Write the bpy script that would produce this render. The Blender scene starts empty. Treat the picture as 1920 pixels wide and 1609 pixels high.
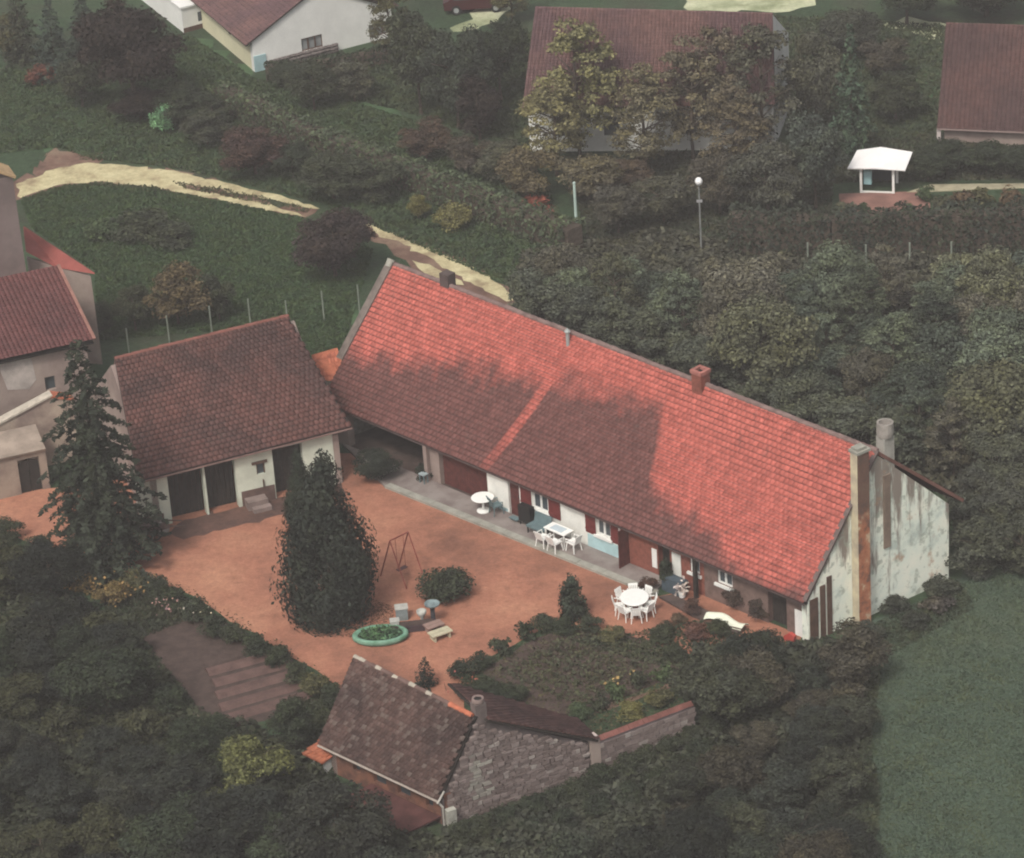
import bpy, math, random
import numpy as np
from mathutils import Vector, Matrix
R = math.radians
random.seed(7); rng = np.random.default_rng(7)
scene = bpy.context.scene
col = scene.collection

# ------------------------------------------------------------ camera
F, PITCH, ROLL = 6000.0, R(27.0), R(-4.0)      # focal length in photo pixels (photo 1920 wide)
DIST = 150.0
fw = np.array([0, math.cos(PITCH), -math.sin(PITCH)]); rt0 = np.array([1.0, 0, 0]); up0 = np.cross(rt0, fw)
RT = math.cos(ROLL)*rt0 + math.sin(ROLL)*up0
UP = -math.sin(ROLL)*rt0 + math.cos(ROLL)*up0
CAM = np.array([0, -DIST*math.cos(PITCH), DIST*math.sin(PITCH)])
cam = bpy.data.cameras.new('camera'); camo = bpy.data.objects.new('camera', cam); col.objects.link(camo)
cam.sensor_width = 36.0; cam.lens = 36.0*F/1920.0; cam.clip_start = 1.0; cam.clip_end = 2000.0
camo.matrix_world = Matrix(((RT[0], UP[0], -fw[0], CAM[0]), (RT[1], UP[1], -fw[1], CAM[1]), (RT[2], UP[2], -fw[2], CAM[2]), (0, 0, 0, 1)))
scene.camera = camo

# ------------------------------------------------------------ light
SUN_EL, SUN_AZ = R(52.0), R(243.0)             # azimuth measured from +X towards +Y: the sun stands to the left and behind the camera
world = bpy.data.worlds.new('World'); scene.world = world; world.use_nodes = True
wn = world.node_tree.nodes; wl = world.node_tree.links
bg = wn['Background']; sky = wn.new('ShaderNodeTexSky'); sky.sky_type = 'NISHITA'; sky.sun_disc = False
sky.sun_elevation = SUN_EL; sky.sun_rotation = R(90) - SUN_AZ; sky.dust_density = 6.0; sky.ozone_density = 0.6; sky.air_density = 1.0
hs = wn.new('ShaderNodeHueSaturation'); hs.inputs['Saturation'].default_value = 0.3
wl.new(sky.outputs['Color'], hs.inputs['Color']); wl.new(hs.outputs['Color'], bg.inputs['Color'])
bg.inputs['Strength'].default_value = 0.11
sun = bpy.data.lights.new('sun', 'SUN'); sun.energy = 1.5; sun.angle = R(10.0); sun.color = (1.0, 0.93, 0.84)
suno = bpy.data.objects.new('sun', sun); col.objects.link(suno)
sd = Vector((math.cos(SUN_EL)*math.cos(SUN_AZ), math.cos(SUN_EL)*math.sin(SUN_AZ), math.sin(SUN_EL)))
suno.rotation_euler = sd.to_track_quat('Z', 'Y').to_euler()
vs = scene.view_settings; vs.view_transform = 'Standard'; vs.look = 'None'; vs.exposure = 0.42; vs.gamma = 1.0; vs.use_curve_mapping = False
scene.cycles.max_bounces = 4; scene.cycles.diffuse_bounces = 3; scene.cycles.volume_bounces = 0
scene.cycles.filter_width = 2.0

# ------------------------------------------------------------ survey helpers: where a sight line of the photo meets the ground or a wall
def ray(x, y): return fw + RT*(x-960)/F + UP*(804.5-y)/F
def G(x, y, z=0.0):
    d = ray(x, y); return CAM + (z-CAM[2])/d[2]*d
def on_wall(x, y, A, B):
    d = ray(x, y); n = np.array([-(B-A)[1], (B-A)[0], 0]); return CAM + ((A-CAM)@n)/(d@n)*d
def on_plane(x, y, P, n):
    d = ray(x, y); return CAM + ((P-CAM)@n)/(d@n)*d
def ppm(P): return F/((np.array(P)-CAM)@fw)     # photo pixels per metre at a point
def unit(v): v = np.array(v, float); return v/np.linalg.norm(v)
Z = np.array([0, 0, 1.0])

# ------------------------------------------------------------ objects
def tag(o, label=None, cat=None, group=None, kind=None):
    if label: o['label'] = label
    if cat: o['category'] = cat
    if group: o['group'] = group
    if kind: o['kind'] = kind
    return o
def thing(name, loc, label, cat, group=None, rz=0.0):
    o = bpy.data.objects.new(name, None); col.objects.link(o); o.empty_display_size = 0.3
    o.location = Vector(loc); o.rotation_euler = (0, 0, rz)
    return tag(o, label, cat, group)
def origin_of(p):
    v = np.zeros(3)
    while p is not None: v = v + np.array(p.location); p = p.parent
    return v
def link(name, me, mat=None, parent=None):
    o = bpy.data.objects.new(name, me); col.objects.link(o)
    if mat is not None and len(me.materials) == 0: me.materials.append(mat)
    if parent is not None: o.parent = parent
    return o
def mesh_np(name, V, Fq):
    """V (n,3), Fq (m,k) all faces the same size"""
    V = np.asarray(V, np.float32); Fq = np.asarray(Fq, np.int32); m, k = Fq.shape
    me = bpy.data.meshes.new(name)
    me.vertices.add(len(V)); me.vertices.foreach_set('co', V.ravel())
    me.loops.add(m*k); me.loops.foreach_set('vertex_index', Fq.ravel())
    me.polygons.add(m); me.polygons.foreach_set('loop_start', np.arange(0, m*k, k, dtype=np.int32))
    me.update(calc_edges=True); me.validate(); return me
class MB:
    def __init__(s): s.v = []; s.f = []
    def add(s, vs, fs):
        b = len(s.v); s.v += [tuple(map(float, p)) for p in vs]; s.f += [tuple(b+i for i in f) for f in fs]; return s
    def hexa(s, a):                               # 8 corners: bottom ring 0-3, top ring 4-7
        return s.add(a, [(3,2,1,0), (4,5,6,7), (0,1,5,4), (1,2,6,5), (2,3,7,6), (3,0,4,7)])
    def obox(s, o, ax, ay, az):                   # corner + three edge vectors
        o = np.array(o, float); ax, ay, az = map(lambda q: np.array(q, float), (ax, ay, az))
        return s.hexa([o, o+ax, o+ax+ay, o+ay, o+az, o+ax+az, o+ax+ay+az, o+ay+az])
    def cbox(s, c, sx, sy, sz, ux=(1,0,0), uy=(0,1,0)):   # centre of the base
        ux, uy = np.array(ux, float), np.array(uy, float); c = np.array(c, float)
        return s.obox(c-ux*sx/2-uy*sy/2, ux*sx, uy*sy, Z*sz)
    def slab(s, P, th):                           # polygon in space + thickness downwards along its normal
        P = [np.array(p, float) for p in P]; n = unit(np.cross(P[1]-P[0], P[2]-P[0]))
        k = len(P); Q = [p-n*th for p in P]
        return s.add(P+Q, [tuple(range(k)), tuple(range(2*k-1, k-1, -1))] + [(i, k+i, k+(i+1) % k, (i+1) % k) for i in range(k)])
    def prism(s, P, vec):
        P = [np.array(p, float) for p in P]; k = len(P); Q = [p+np.array(vec, float) for p in P]
        return s.add(P+Q, [tuple(range(k)), tuple(range(2*k-1, k-1, -1))] + [(i, k+i, k+(i+1) % k, (i+1) % k) for i in range(k)])
    def tube(s, pts, rad, n=8, caps=True):
        pts = [np.array(p, float) for p in pts]; rad = rad if hasattr(rad, '__len__') else [rad]*len(pts)
        vs = []; fs = []
        for i, p in enumerate(pts):
            d = unit(pts[min(i+1, len(pts)-1)] - pts[max(i-1, 0)])
            a = np.cross(d, [0, 0, 1.0]);
            if np.linalg.norm(a) < 1e-3: a = np.array([1.0, 0, 0])
            a = unit(a); b = np.cross(d, a)
            vs += [p + rad[i]*(math.cos(t)*a + math.sin(t)*b) for t in np.linspace(0, 2*math.pi, n, endpoint=False)]
        for i in range(len(pts)-1):
            fs += [(i*n+j, i*n+(j+1) % n, (i+1)*n+(j+1) % n, (i+1)*n+j) for j in range(n)]
        if caps: fs += [tuple(range(n-1, -1, -1)), tuple(range((len(pts)-1)*n, len(pts)*n))]
        return s.add(vs, fs)
    def lathe(s, c, prof, n=16, sx=1.0, sy=1.0):  # profile of (radius, z)
        c = np.array(c, float); vs = []; fs = []
        for r, z in prof:
            vs += [c+np.array([r*sx*math.cos(t), r*sy*math.sin(t), z]) for t in np.linspace(0, 2*math.pi, n, endpoint=False)]
        for i in range(len(prof)-1):
            fs += [(i*n+j, i*n+(j+1) % n, (i+1)*n+(j+1) % n, (i+1)*n+j) for j in range(n)]
        fs += [tuple(range(n-1, -1, -1)), tuple(range((len(prof)-1)*n, len(prof)*n))]
        return s.add(vs, fs)
    def build(s, name, mat, parent=None, smooth=False):
        o0 = origin_of(parent)
        me = bpy.data.meshes.new(name); me.from_pydata([tuple(np.array(p)-o0) for p in s.v], [], s.f)
        me.validate()
        import bmesh
        bm = bmesh.new(); bm.from_mesh(me); bmesh.ops.recalc_face_normals(bm, faces=bm.faces); bm.to_mesh(me); bm.free()
        if smooth: me.polygons.foreach_set('use_smooth', [True]*len(me.polygons))
        me.update(); return link(name, me, mat, parent)
def kids(o): return list(o.children)
def copy_tree(o, parent=None):
    c = o.copy(); col.objects.link(c); c.parent = parent
    for ch in kids(o): copy_tree(ch, c)
    return c

# ------------------------------------------------------------ materials
def newmat(name):
    m = bpy.data.materials.new(name); m.use_nodes = True; nt = m.node_tree
    p = nt.nodes['Principled BSDF']; p.inputs['Roughness'].default_value = 0.85; p.inputs['Specular IOR Level'].default_value = 0.2
    return m, nt, p
def node(nt, t, **kw):
    n = nt.nodes.new(t)
    for k, v in kw.items(): setattr(n, k, v)
    return n
def noise(nt, scale, detail=4.0, vec=None, rough=0.6):
    n = node(nt, 'ShaderNodeTexNoise'); n.inputs['Scale'].default_value = scale; n.inputs['Detail'].default_value = detail; n.inputs['Roughness'].default_value = rough
    if vec is None:
        g = node(nt, 'ShaderNodeNewGeometry'); vec = g.outputs['Position']
    nt.links.new(vec, n.inputs['Vector']); return n.outputs['Fac']
def ramp(nt, fac, stops):
    r = node(nt, 'ShaderNodeValToRGB'); e = r.color_ramp.elements
    while len(e) < len(stops): e.new(0.5)
    for el, (p, c) in zip(e, stops):
        el.position = p; el.color = (*c, 1) if hasattr(c, '__len__') else (c, c, c, 1)
    nt.links.new(fac, r.inputs['Fac']); return r.outputs['Color']
def mix(nt, fac, a, b, mode='MIX'):
    m = node(nt, 'ShaderNodeMix', data_type='RGBA', blend_type=mode)
    for sock, v in ((m.inputs['Factor'], fac), (m.inputs['A'], a), (m.inputs['B'], b)):
        if hasattr(v, 'is_linked') or isinstance(v, bpy.types.NodeSocket): nt.links.new(v, sock)
        elif hasattr(v, '__len__'): sock.default_value = (*v, 1)
        else: sock.default_value = v
    return m.outputs['Result']
def mth(nt, op, a, b=None, c=None, clamp=False):
    m = node(nt, 'ShaderNodeMath', operation=op, use_clamp=clamp)
    for i, v in enumerate((a, b, c)):
        if v is None: continue
        if isinstance(v, bpy.types.NodeSocket): nt.links.new(v, m.inputs[i])
        else: m.inputs[i].default_value = v
    return m.outputs[0]
def bump(nt, p, h, strength=0.5, dist=0.03):
    b = node(nt, 'ShaderNodeBump'); b.inputs['Strength'].default_value = strength; b.inputs['Distance'].default_value = dist
    nt.links.new(h, b.inputs['Height']); nt.links.new(b.outputs['Normal'], p.inputs['Normal'])
def plain(name, c, var=0.25, scale=2.0, c2=None, rough=0.8, bmp=0.0, fine=25.0):
    m, nt, p = newmat(name); c = np.array(c)
    c2 = np.array(c2) if c2 is not None else c*(1-var)
    f = noise(nt, scale, 5.0); colr = ramp(nt, f, [(0.35, c2), (0.62, c)])
    f2 = noise(nt, fine, 2.0); colr = mix(nt, 0.5, colr, ramp(nt, f2, [(0.3, 0.72), (0.7, 1.0)]), 'MULTIPLY')
    nt.links.new(colr, p.inputs['Base Color']); p.inputs['Roughness'].default_value = rough
    if bmp: bump(nt, p, f2, bmp)
    return m
def rand_id(nt):
    g = node(nt, 'ShaderNodeNewGeometry'); o = node(nt, 'ShaderNodeObjectInfo')
    return mth(nt, 'FRACT', mth(nt, 'ADD', g.outputs['Random Per Island'], mth(nt, 'MULTIPLY', o.outputs['Random'], 7.31)))
def leaf_mat(name, spread=0.4, tint=(1.18, 1.12, 0.75), lo=0.5, hi=1.45):
    """the object's own colour, varied leaf by leaf and bough by bough"""
    m, nt, p = newmat(name); o = node(nt, 'ShaderNodeObjectInfo')
    r = rand_id(nt); k = ramp(nt, r, [(0.0, 1-spread), (0.8, 1+spread), (1.0, 1+1.5*spread)])
    c = mix(nt, 1.0, mix(nt, 1.0, o.outputs['Color'], (1.02, 1.02, 1.0), 'MULTIPLY'), k, 'MULTIPLY')
    f = noise(nt, 0.9, 3.0); c = mix(nt, ramp(nt, f, [(0.4, 0.0), (0.7, 0.7)]), c, mix(nt, 1.0, c, tint, 'MULTIPLY'))
    f3 = noise(nt, 2.7, 2.0); c = mix(nt, 0.75, c, ramp(nt, f3, [(0.32, lo), (0.68, hi)]), 'MULTIPLY')
    nt.links.new(c, p.inputs['Base Color']); p.inputs['Roughness'].default_value = 0.8; p.inputs['Specular IOR Level'].default_value = 0.12
    return m
LEAF = leaf_mat('foliage'); NEEDLE = leaf_mat('needles', 0.4, (1.2, 1.1, 0.8))
BLADE = leaf_mat('grass_blades', 0.16, (1.3, 1.1, 0.8), 0.8, 1.15)
BARK = plain('bark', (0.11, 0.085, 0.065), 0.5, 6.0)
WHITEWASH = plain('whitewash', (0.80, 0.80, 0.74), 0.2, 1.2)
BLUEBASE = plain('blue_painted_plinth', (0.42, 0.60, 0.62), 0.2, 1.5)
PAINTWHITE = plain('white_paint', (0.8, 0.8, 0.76), 0.08, 3.0, rough=0.5)
PLASTIC = plain('white_plastic', (0.86, 0.86, 0.82), 0.05, 3.0, rough=0.4)
MAROON = plain('maroon_boards', (0.12, 0.035, 0.03), 0.35, 4.0)
DARKWOOD = plain('dark_boards', (0.035, 0.028, 0.024), 0.4, 4.0)
BROWNWOOD = plain('brown_boards', (0.13, 0.075, 0.055), 0.4, 3.0)
GLASS, _nt, _p = newmat('window_glass'); _p.inputs['Base Color'].default_value = (0.06, 0.075, 0.085, 1); _p.inputs['Roughness'].default_value = 0.12; _p.inputs['Specular IOR Level'].default_value = 0.5
STONEGREY = plain('grey_stone', (0.30, 0.28, 0.25), 0.4, 3.0, bmp=0.4)
CONCRETE = plain('terrace_concrete', (0.27, 0.235, 0.215), 0.3, 0.9, c2=(0.17, 0.135, 0.125), bmp=0.2)
KERB = plain('kerb_concrete', (0.36, 0.35, 0.30), 0.3, 1.5, bmp=0.2)
BRICKRED = plain('red_brickwork', (0.26, 0.09, 0.065), 0.35, 5.0, bmp=0.3)
BRICKBROWN = plain('brown_brickwork', (0.20, 0.135, 0.115), 0.35, 3.0, bmp=0.3)
TEAL = plain('grey_blue_cloth', (0.13, 0.19, 0.20), 0.2, 3.0)
SLATEBLUE = plain('slate_blue_paint', (0.07, 0.095, 0.115), 0.3, 3.0)
BLACK = plain('black_metal', (0.018, 0.018, 0.018), 0.3, 3.0, rough=0.5)
REDMETAL = plain('red_painted_tube', (0.28, 0.085, 0.065), 0.2, 3.0, rough=0.5)
GREENTUB = plain('pale_green_tub', (0.16, 0.30, 0.20), 0.35, 3.0, c2=(0.07, 0.15, 0.10))
ORANGE = plain('orange_tile', (0.50, 0.16, 0.09), 0.3, 4.0)
ZINC = plain('zinc', (0.34, 0.36, 0.35), 0.2, 3.0, rough=0.5)
SOIL = plain('garden_soil', (0.085, 0.058, 0.050), 0.4, 2.0, bmp=0.6, fine=9.0)
SOILPURPLE = plain('bare_soil', (0.13, 0.078, 0.068), 0.35, 2.0, bmp=0.6, fine=9.0)
CREAM = plain('cream_render', (0.70, 0.66, 0.46), 0.12, 0.7)
WHITEREND = plain('white_render', (0.80, 0.80, 0.76), 0.12, 0.6)
MAUVE = plain('mauve_render', (0.25, 0.19, 0.17), 0.3, 0.7, c2=(0.36, 0.29, 0.25))
BEIGE = plain('beige_render', (0.45, 0.37, 0.28), 0.3, 0.9)

def tile_mat(name, bright, dark, mask=None, jitter=0.22, moss=None, rows=None):
    m, nt, p = newmat(name); r = rand_id(nt)
    if mask is None: k = ramp(nt, noise(nt, 0.35, 5.0), [(0.4, 0.0), (0.62, 1.0)])
    else: k = mask(nt)
    c = mix(nt, k, bright, dark)
    c = mix(nt, 1.0, c, ramp(nt, r, [(0.0, 1-jitter), (1.0, 1+jitter)]), 'MULTIPLY')
    c = mix(nt, 0.5, c, ramp(nt, noise(nt, 2.2, 4.0), [(0.3, 0.6), (0.7, 1.1)]), 'MULTIPLY')
    if rows is not None:                          # darker band along the lower lip of every course
        P0, up_, nrow = rows; gq = node(nt, 'ShaderNodeNewGeometry'); sb_ = node(nt, 'ShaderNodeVectorMath', operation='SUBTRACT'); sb_.inputs[1].default_value = tuple(P0); nt.links.new(gq.outputs['Position'], sb_.inputs[0])
        dt = node(nt, 'ShaderNodeVectorMath', operation='DOT_PRODUCT'); dt.inputs[1].default_value = tuple(up_); nt.links.new(sb_.outputs[0], dt.inputs[0])
        fr = mth(nt, 'FRACT', mth(nt, 'ADD', mth(nt, 'MULTIPLY', dt.outputs['Value'], nrow), 0.02))
        c = mix(nt, mth(nt, 'MULTIPLY', ramp(nt, fr, [(0.10, 1.0), (0.26, 0.0)]), ramp(nt, noise(nt, 0.7, 4.0), [(0.3, 0.25), (0.7, 0.75)])), c, (0.05, 0.032, 0.03))
        c = mix(nt, ramp(nt, noise(nt, 1.6, 6.0), [(0.60, 0.0), (0.72, 0.45)]), c, (0.10, 0.07, 0.06))
    if moss is not None:
        c = mix(nt, ramp(nt, r, [(0.80, 0.0), (1.0, 0.6)]), c, moss)
    nt.links.new(c, p.inputs['Base Color']); p.inputs['Roughness'].default_value = 0.9
    bump(nt, p, noise(nt, 30.0, 2.0), 0.25, 0.02)
    return m
def tiled_plane(P00, P10, P11, P01, cols, rows, mat, parent, single=300, order='right', stagger=1.0, th=0.055):
    """eave left, eave right, ridge right, ridge left; every tile real, the 300 nearest ones objects of their own"""
    P00, P10, P11, P01 = (np.array(p, float) for p in (P00, P10, P11, P01))
    n = unit(np.cross(P10-P00, P01-P00)); n = n if n[2] > 0 else -n
    def B(a, b):
        a = np.asarray(a)[..., None]; b = np.asarray(b)[..., None]
        return (P00*(1-a)+P10*a)*(1-b) + (P01*(1-a)+P11*a)*b
    ii, jj = np.meshgrid(np.arange(cols), np.arange(rows), indexing='ij'); ii = ii.ravel(); jj = jj.ravel()
    jit = rng.normal(0, 0.03, (len(ii), 4)); lift = rng.uniform(0, 0.018, len(ii))
    sh = np.where(jj % 2, 0.5, 0.0)*stagger; a0 = np.clip((ii+0.006-sh)/cols, 0, 1); a1 = np.clip((ii+0.994-sh)/cols, 0, 1)
    b0 = (jj+0.06*jit[:, 0]*4)/rows; b1 = np.minimum((jj+1.12)/rows, 1.0)
    lo = th+0.040+lift*0.6; hi = 0.012+lift*0.4
    c = [B(a0, b0)+n*(lo-th)[:, None], B(a1, b0)+n*(lo-th)[:, None], B(a1, b1)+n*(hi)[:, None]*0.2, B(a0, b1)+n*(hi)[:, None]*0.2,
         B(a0, b0)+n*lo[:, None], B(a1, b0)+n*lo[:, None], B(a1, b1)+n*(hi+th*0.4)[:, None], B(a0, b1)+n*(hi+th*0.4)[:, None]]
    V = np.stack(c, 1)                            # (N,8,3)
    fs = np.array([(4, 5, 6, 7), (0, 1, 5, 4), (1, 2, 6, 5), (3, 0, 4, 7)])
    near = jj*1.0 + (0.35*(cols-ii) if order == 'right' else 0.35*ii)
    pick = np.argsort(near)[:single] if single else np.array([], int)
    rest = np.setdiff1d(np.arange(len(ii)), pick)
    o0 = origin_of(parent)
    if len(rest):
        V2 = V[rest].reshape(-1, 3)-o0; F2 = (fs[None]+8*np.arange(len(rest))[:, None, None]).reshape(-1, 4)
        o = link('tile_field', mesh_np('tile_field', V2, F2), mat, parent); o['kind'] = 'stuff'
    if len(pick):
        k0 = pick[len(pick)//2]; c0 = V[k0].mean(0); me = mesh_np('tile', V[k0]-c0, fs); me.materials.append(mat)
        for k in pick:
            o = link('tile', me, None, parent); o.location = Vector(V[k].mean(0)-o0)
            o.rotation_euler = (rng.normal(0, 0.008), rng.normal(0, 0.008), rng.normal(0, 0.006))
def roof_deck(P, th, mat, parent, name='roof_deck'):
    m = MB(); m.slab(P, th); return m.build(name, mat, parent)
def ridge_caps(A, B, step, rad, mat, parent, mat2=None, which=None, name='ridge_tile'):
    A, B = np.array(A, float), np.array(B, float); L = np.linalg.norm(B-A); n = max(1, int(L/step)); d = (B-A)/L; w = unit(np.cross(d, Z))
    o0 = origin_of(parent); made = {}
    for i in range(n):
        mm = mat2 if (which and which(i/n)) else mat
        if mm not in made:
            m = MB(); s0, s1 = -d*L/n*0.5, d*L/n*0.53
            def ringp(c, r): return [c + r*(math.cos(t)*w + math.sin(t)*Z) for t in np.linspace(-0.35, math.pi+0.35, 7)]
            a = ringp(s0, rad*1.1); b = ringp(s1, rad*0.9); m.add(a+b, [(k, k+1, 8+k, 7+k) for k in range(6)] + [tuple(range(6, -1, -1)), tuple(range(7, 14))])
            me = bpy.data.meshes.new(name); me.from_pydata([tuple(p) for p in m.v], [], m.f); me.materials.append(mm); made[mm] = me
        o = link(name, made[mm], None, parent); o.location = Vector(A + d*L*(i+0.5)/n - Z*rad*0.55 + Z*rng.normal(0, 0.008) - o0)
def wall(P0, P1, z0, z1, th, inward, openings, mat, parent, name='wall'):
    """straight wall with rectangular openings [(s0,s1,zlo,zhi)] (metres along it)"""
    P0, P1 = np.array(P0, float), np.array(P1, float); P0[2] = P1[2] = 0; L = np.linalg.norm(P1-P0); d = (P1-P0)/L; n = np.array(inward, float)
    cuts = sorted(set([0.0, L]+[min(max(q, 0), L) for o in openings for q in o[:2]])); m = MB()
    for a, b in zip(cuts[:-1], cuts[1:]):
        if b-a < 1e-4: continue
        spans = [(o[2], o[3]) for o in openings if o[0] < (a+b)/2 < o[1]]; z = z0
        for lo, hi in sorted(spans)+[(z1, z1)]:
            if lo > z+1e-4: m.obox(P0+d*a+Z*z, d*(b-a), n*th, Z*(lo-z))
            z = max(z, hi)
    return m.build(name, mat, parent)
def poly_sheet(name, pts, z, mat, label=None, wob=0.25, seg=0.8, kind='structure'):
    """a flat patch of ground from its outline, the outline broken up so it looks grown"""
    pts = [np.array(p, float)[:2] for p in pts]; out = []
    for a, b in zip(pts, pts[1:]+pts[:1]):
        L = np.linalg.norm(b-a); k = max(1, int(L/seg))
        for i in range(k):
            q = a+(b-a)*i/k; out.append((q[0]+rng.normal(0, wob)*(i > 0), q[1]+rng.normal(0, wob)*(i > 0), z))
    from mathutils.geometry import delaunay_2d_cdt
    V2, _e, F2 = delaunay_2d_cdt([Vector(q[:2]) for q in out], [], [list(range(len(out)))], 1, 1e-4)[:3]
    F2 = [f if (V2[f[1]]-V2[f[0]]).cross(V2[f[2]]-V2[f[0]]) > 0 else f[::-1] for f in F2]
    me = bpy.data.meshes.new(name); me.from_pydata([(q.x, q.y, z) for q in V2], [], F2); me.update()
    o = link(name, me, mat); o['kind'] = kind; return o
# ================================================================= GROUND
def pal_ground():
    m, nt, p = newmat('grass_ground')
    f = noise(nt, 0.09, 6.0); c = ramp(nt, f, [(0.36, (0.028, 0.044, 0.022)), (0.5, (0.040, 0.070, 0.034)), (0.64, (0.054, 0.076, 0.038))])
    c = mix(nt, ramp(nt, noise(nt, 0.25, 5.0), [(0.5, 0.0), (0.7, 0.6)]), c, (0.055, 0.045, 0.034))
    c = mix(nt, 0.7, c, ramp(nt, noise(nt, 3.0, 5.0), [(0.3, 0.5), (0.7, 1.25)]), 'MULTIPLY')
    nt.links.new(c, p.inputs['Base Color']); bump(nt, p, noise(nt, 5.0, 5.0), 0.8, 0.15); return m
GRASS = pal_ground()
me = bpy.data.meshes.new('ground'); me.from_pydata([(-700, -300, 0), (700, -300, 0), (700, 1200, 0), (-700, 1200, 0)], [], [(0, 1, 2, 3)])
tag(link('ground', me, GRASS), kind='structure')
def gravel(name, a, b, c3, s=0.25, bstr=0.35):
    m, nt, p = newmat(name)
    c = ramp(nt, noise(nt, s, 6.0), [(0.33, a), (0.5, b), (0.68, c3)])
    c = mix(nt, 0.55, c, ramp(nt, noise(nt, 9.0, 4.0), [(0.3, 0.7), (0.7, 1.1)]), 'MULTIPLY')
    c = mix(nt, 0.5, c, ramp(nt, noise(nt, 2.6, 7.0, None, 0.75), [(0.36, 0.6), (0.62, 1.15)]), 'MULTIPLY')
    c = mix(nt, ramp(nt, noise(nt, 1.1, 5.0), [(0.56, 0.0), (0.74, 0.5)]), c, tuple(0.6*np.array(a)))
    nt.links.new(c, p.inputs['Base Color']); bump(nt, p, noise(nt, 14.0, 3.0), bstr, 0.03); p.inputs['Roughness'].default_value = 0.95; return m
YARD = gravel('red_gravel', (0.20, 0.092, 0.062), (0.36, 0.158, 0.102), (0.44, 0.215, 0.135), 0.2, 0.5)
TRACK = gravel('yellow_track_dirt', (0.30, 0.23, 0.14), (0.50, 0.44, 0.26), (0.60, 0.54, 0.33), 0.7)
RUDDY = gravel('ruddy_earth', (0.11, 0.065, 0.05), (0.17, 0.10, 0.075), (0.24, 0.17, 0.12), 0.5)
PALEGREEN = gravel('cut_meadow', (0.045, 0.08, 0.038), (0.062, 0.115, 0.052), (0.08, 0.13, 0.06), 0.4, 0.6)
LAWN = gravel('lawn_grass', (0.052, 0.075, 0.052), (0.066, 0.096, 0.066), (0.080, 0.100, 0.066), 0.12, 0.5)
DRIVE = gravel('pale_drive', (0.24, 0.27, 0.15), (0.46, 0.48, 0.31), (0.60, 0.60, 0.42), 0.35)
def px(*pts, z=0.0): return [G(x, y, z) for x, y in pts]
poly_sheet('farmyard', px((-120, 880), (20, 925), (200, 900), (660, 850), (735, 915), (1235, 1118), (1300, 1105), (1505, 1190), (1490, 1220), (1420, 1225), (1330, 1235), (1180, 1195), (1040, 1165), (900, 1240), (870, 1330), (700, 1330), (610, 1270), (520, 1215), (430, 1165), (345, 1110), (240, 1075), (120, 1040), (-20, 985), (-140, 950)), 0.004, YARD, wob=0.12)
poly_sheet('lawn', px((1545, 1235), (1640, 1160), (1800, 1085), (2080, 1000), (2150, 1640), (1640, 1660), (1590, 1500), (1640, 1350)), 0.004, LAWN, wob=0.5)
poly_sheet('meadow', px((250, 500), (340, 468), (500, 425), (560, 415), (585, 470), (640, 560), (690, 600), (560, 610), (420, 560)), 0.004, PALEGREEN, wob=0.4)
poly_sheet('meadow', px((-80, 185), (60, 160), (170, 210), (270, 270), (325, 298), (200, 290), (110, 275), (30, 275), (-80, 285)), 0.004, PALEGREEN, wob=0.6)
poly_sheet('meadow', px((335, 70), (400, 75), (470, 145), (380, 150), (335, 120)), 0.004, PALEGREEN, wob=0.4)
poly_sheet('meadow', px((620, 215), (690, 190), (745, 205), (735, 250), (660, 260)), 0.004, PALEGREEN, wob=0.4)
poly_sheet('meadow', px((1640, 200), (1700, 130), (1790, 110), (1790, 190), (1720, 205)), 0.004, PALEGREEN, wob=0.4)
poly_sheet('verge', px((100, 270), (165, 285), (180, 310), (330, 320), (480, 362), (590, 400), (590, 415), (460, 385), (330, 362), (200, 345), (20, 380), (20, 345), (70, 315)), 0.004, RUDDY, wob=0.45, seg=0.5)
poly_sheet('track', px((30, 345), (100, 318), (165, 305), (245, 312), (335, 322), (420, 342), (480, 357), (582, 383), (600, 392), (470, 368), (405, 355), (320, 341), (345, 351), (460, 374), (560, 400), (575, 408), (480, 390), (380, 370), (290, 352), (190, 340), (120, 345), (75, 358), (40, 372)), 0.009, TRACK, wob=0.10, seg=0.4)
poly_sheet('verge', px((660, 412), (760, 440), (830, 470), (910, 510), (985, 565), (960, 590), (880, 560), (800, 515), (740, 480), (680, 440)), 0.004, RUDDY, wob=0.3)
poly_sheet('track', px((672, 416), (735, 436), (810, 465), (870, 492), (930, 530), (975, 560), (950, 566), (890, 535), (840, 505), (780, 472), (700, 434)), 0.009, TRACK, wob=0.09, seg=0.4)
poly_sheet('track', px((772, 488), (805, 496), (835, 512), (870, 535), (840, 532), (790, 508)), 0.009, TRACK, wob=0.08, seg=0.5)
poly_sheet('road', px((1290, -60), (1290, 20), (1480, 22), (1530, 10), (1560, -60)), 0.006, DRIVE, wob=0.2)
poly_sheet('road', px((1650, 45), (1770, 82), (1785, 50), (1700, 30)), 0.006, DRIVE, wob=0.2)
poly_sheet('road', px((850, 60), (905, 10), (960, -30), (990, -20), (935, 35), (890, 58)), 0.006, DRIVE, wob=0.2)
poly_sheet('garden_plot', px((905, 1262), (1010, 1195), (1080, 1180), (1190, 1195), (1290, 1222), (1278, 1265), (1190, 1300), (1100, 1335), (1050, 1345), (960, 1310)), 0.008, SOIL, wob=0.12)
poly_sheet('footpath', px((1240, 1290), (1275, 1262), (1290, 1235), (1310, 1240), (1300, 1270), (1180, 1318), (1120, 1338), (1110, 1330)), 0.012, RUDDY, wob=0.08)
poly_sheet('garden_plot', px((250, 1200), (350, 1150), (430, 1170), (540, 1230), (610, 1290), (590, 1320), (420, 1375), (365, 1330), (280, 1260)), 0.008, SOIL, wob=0.2)
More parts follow.
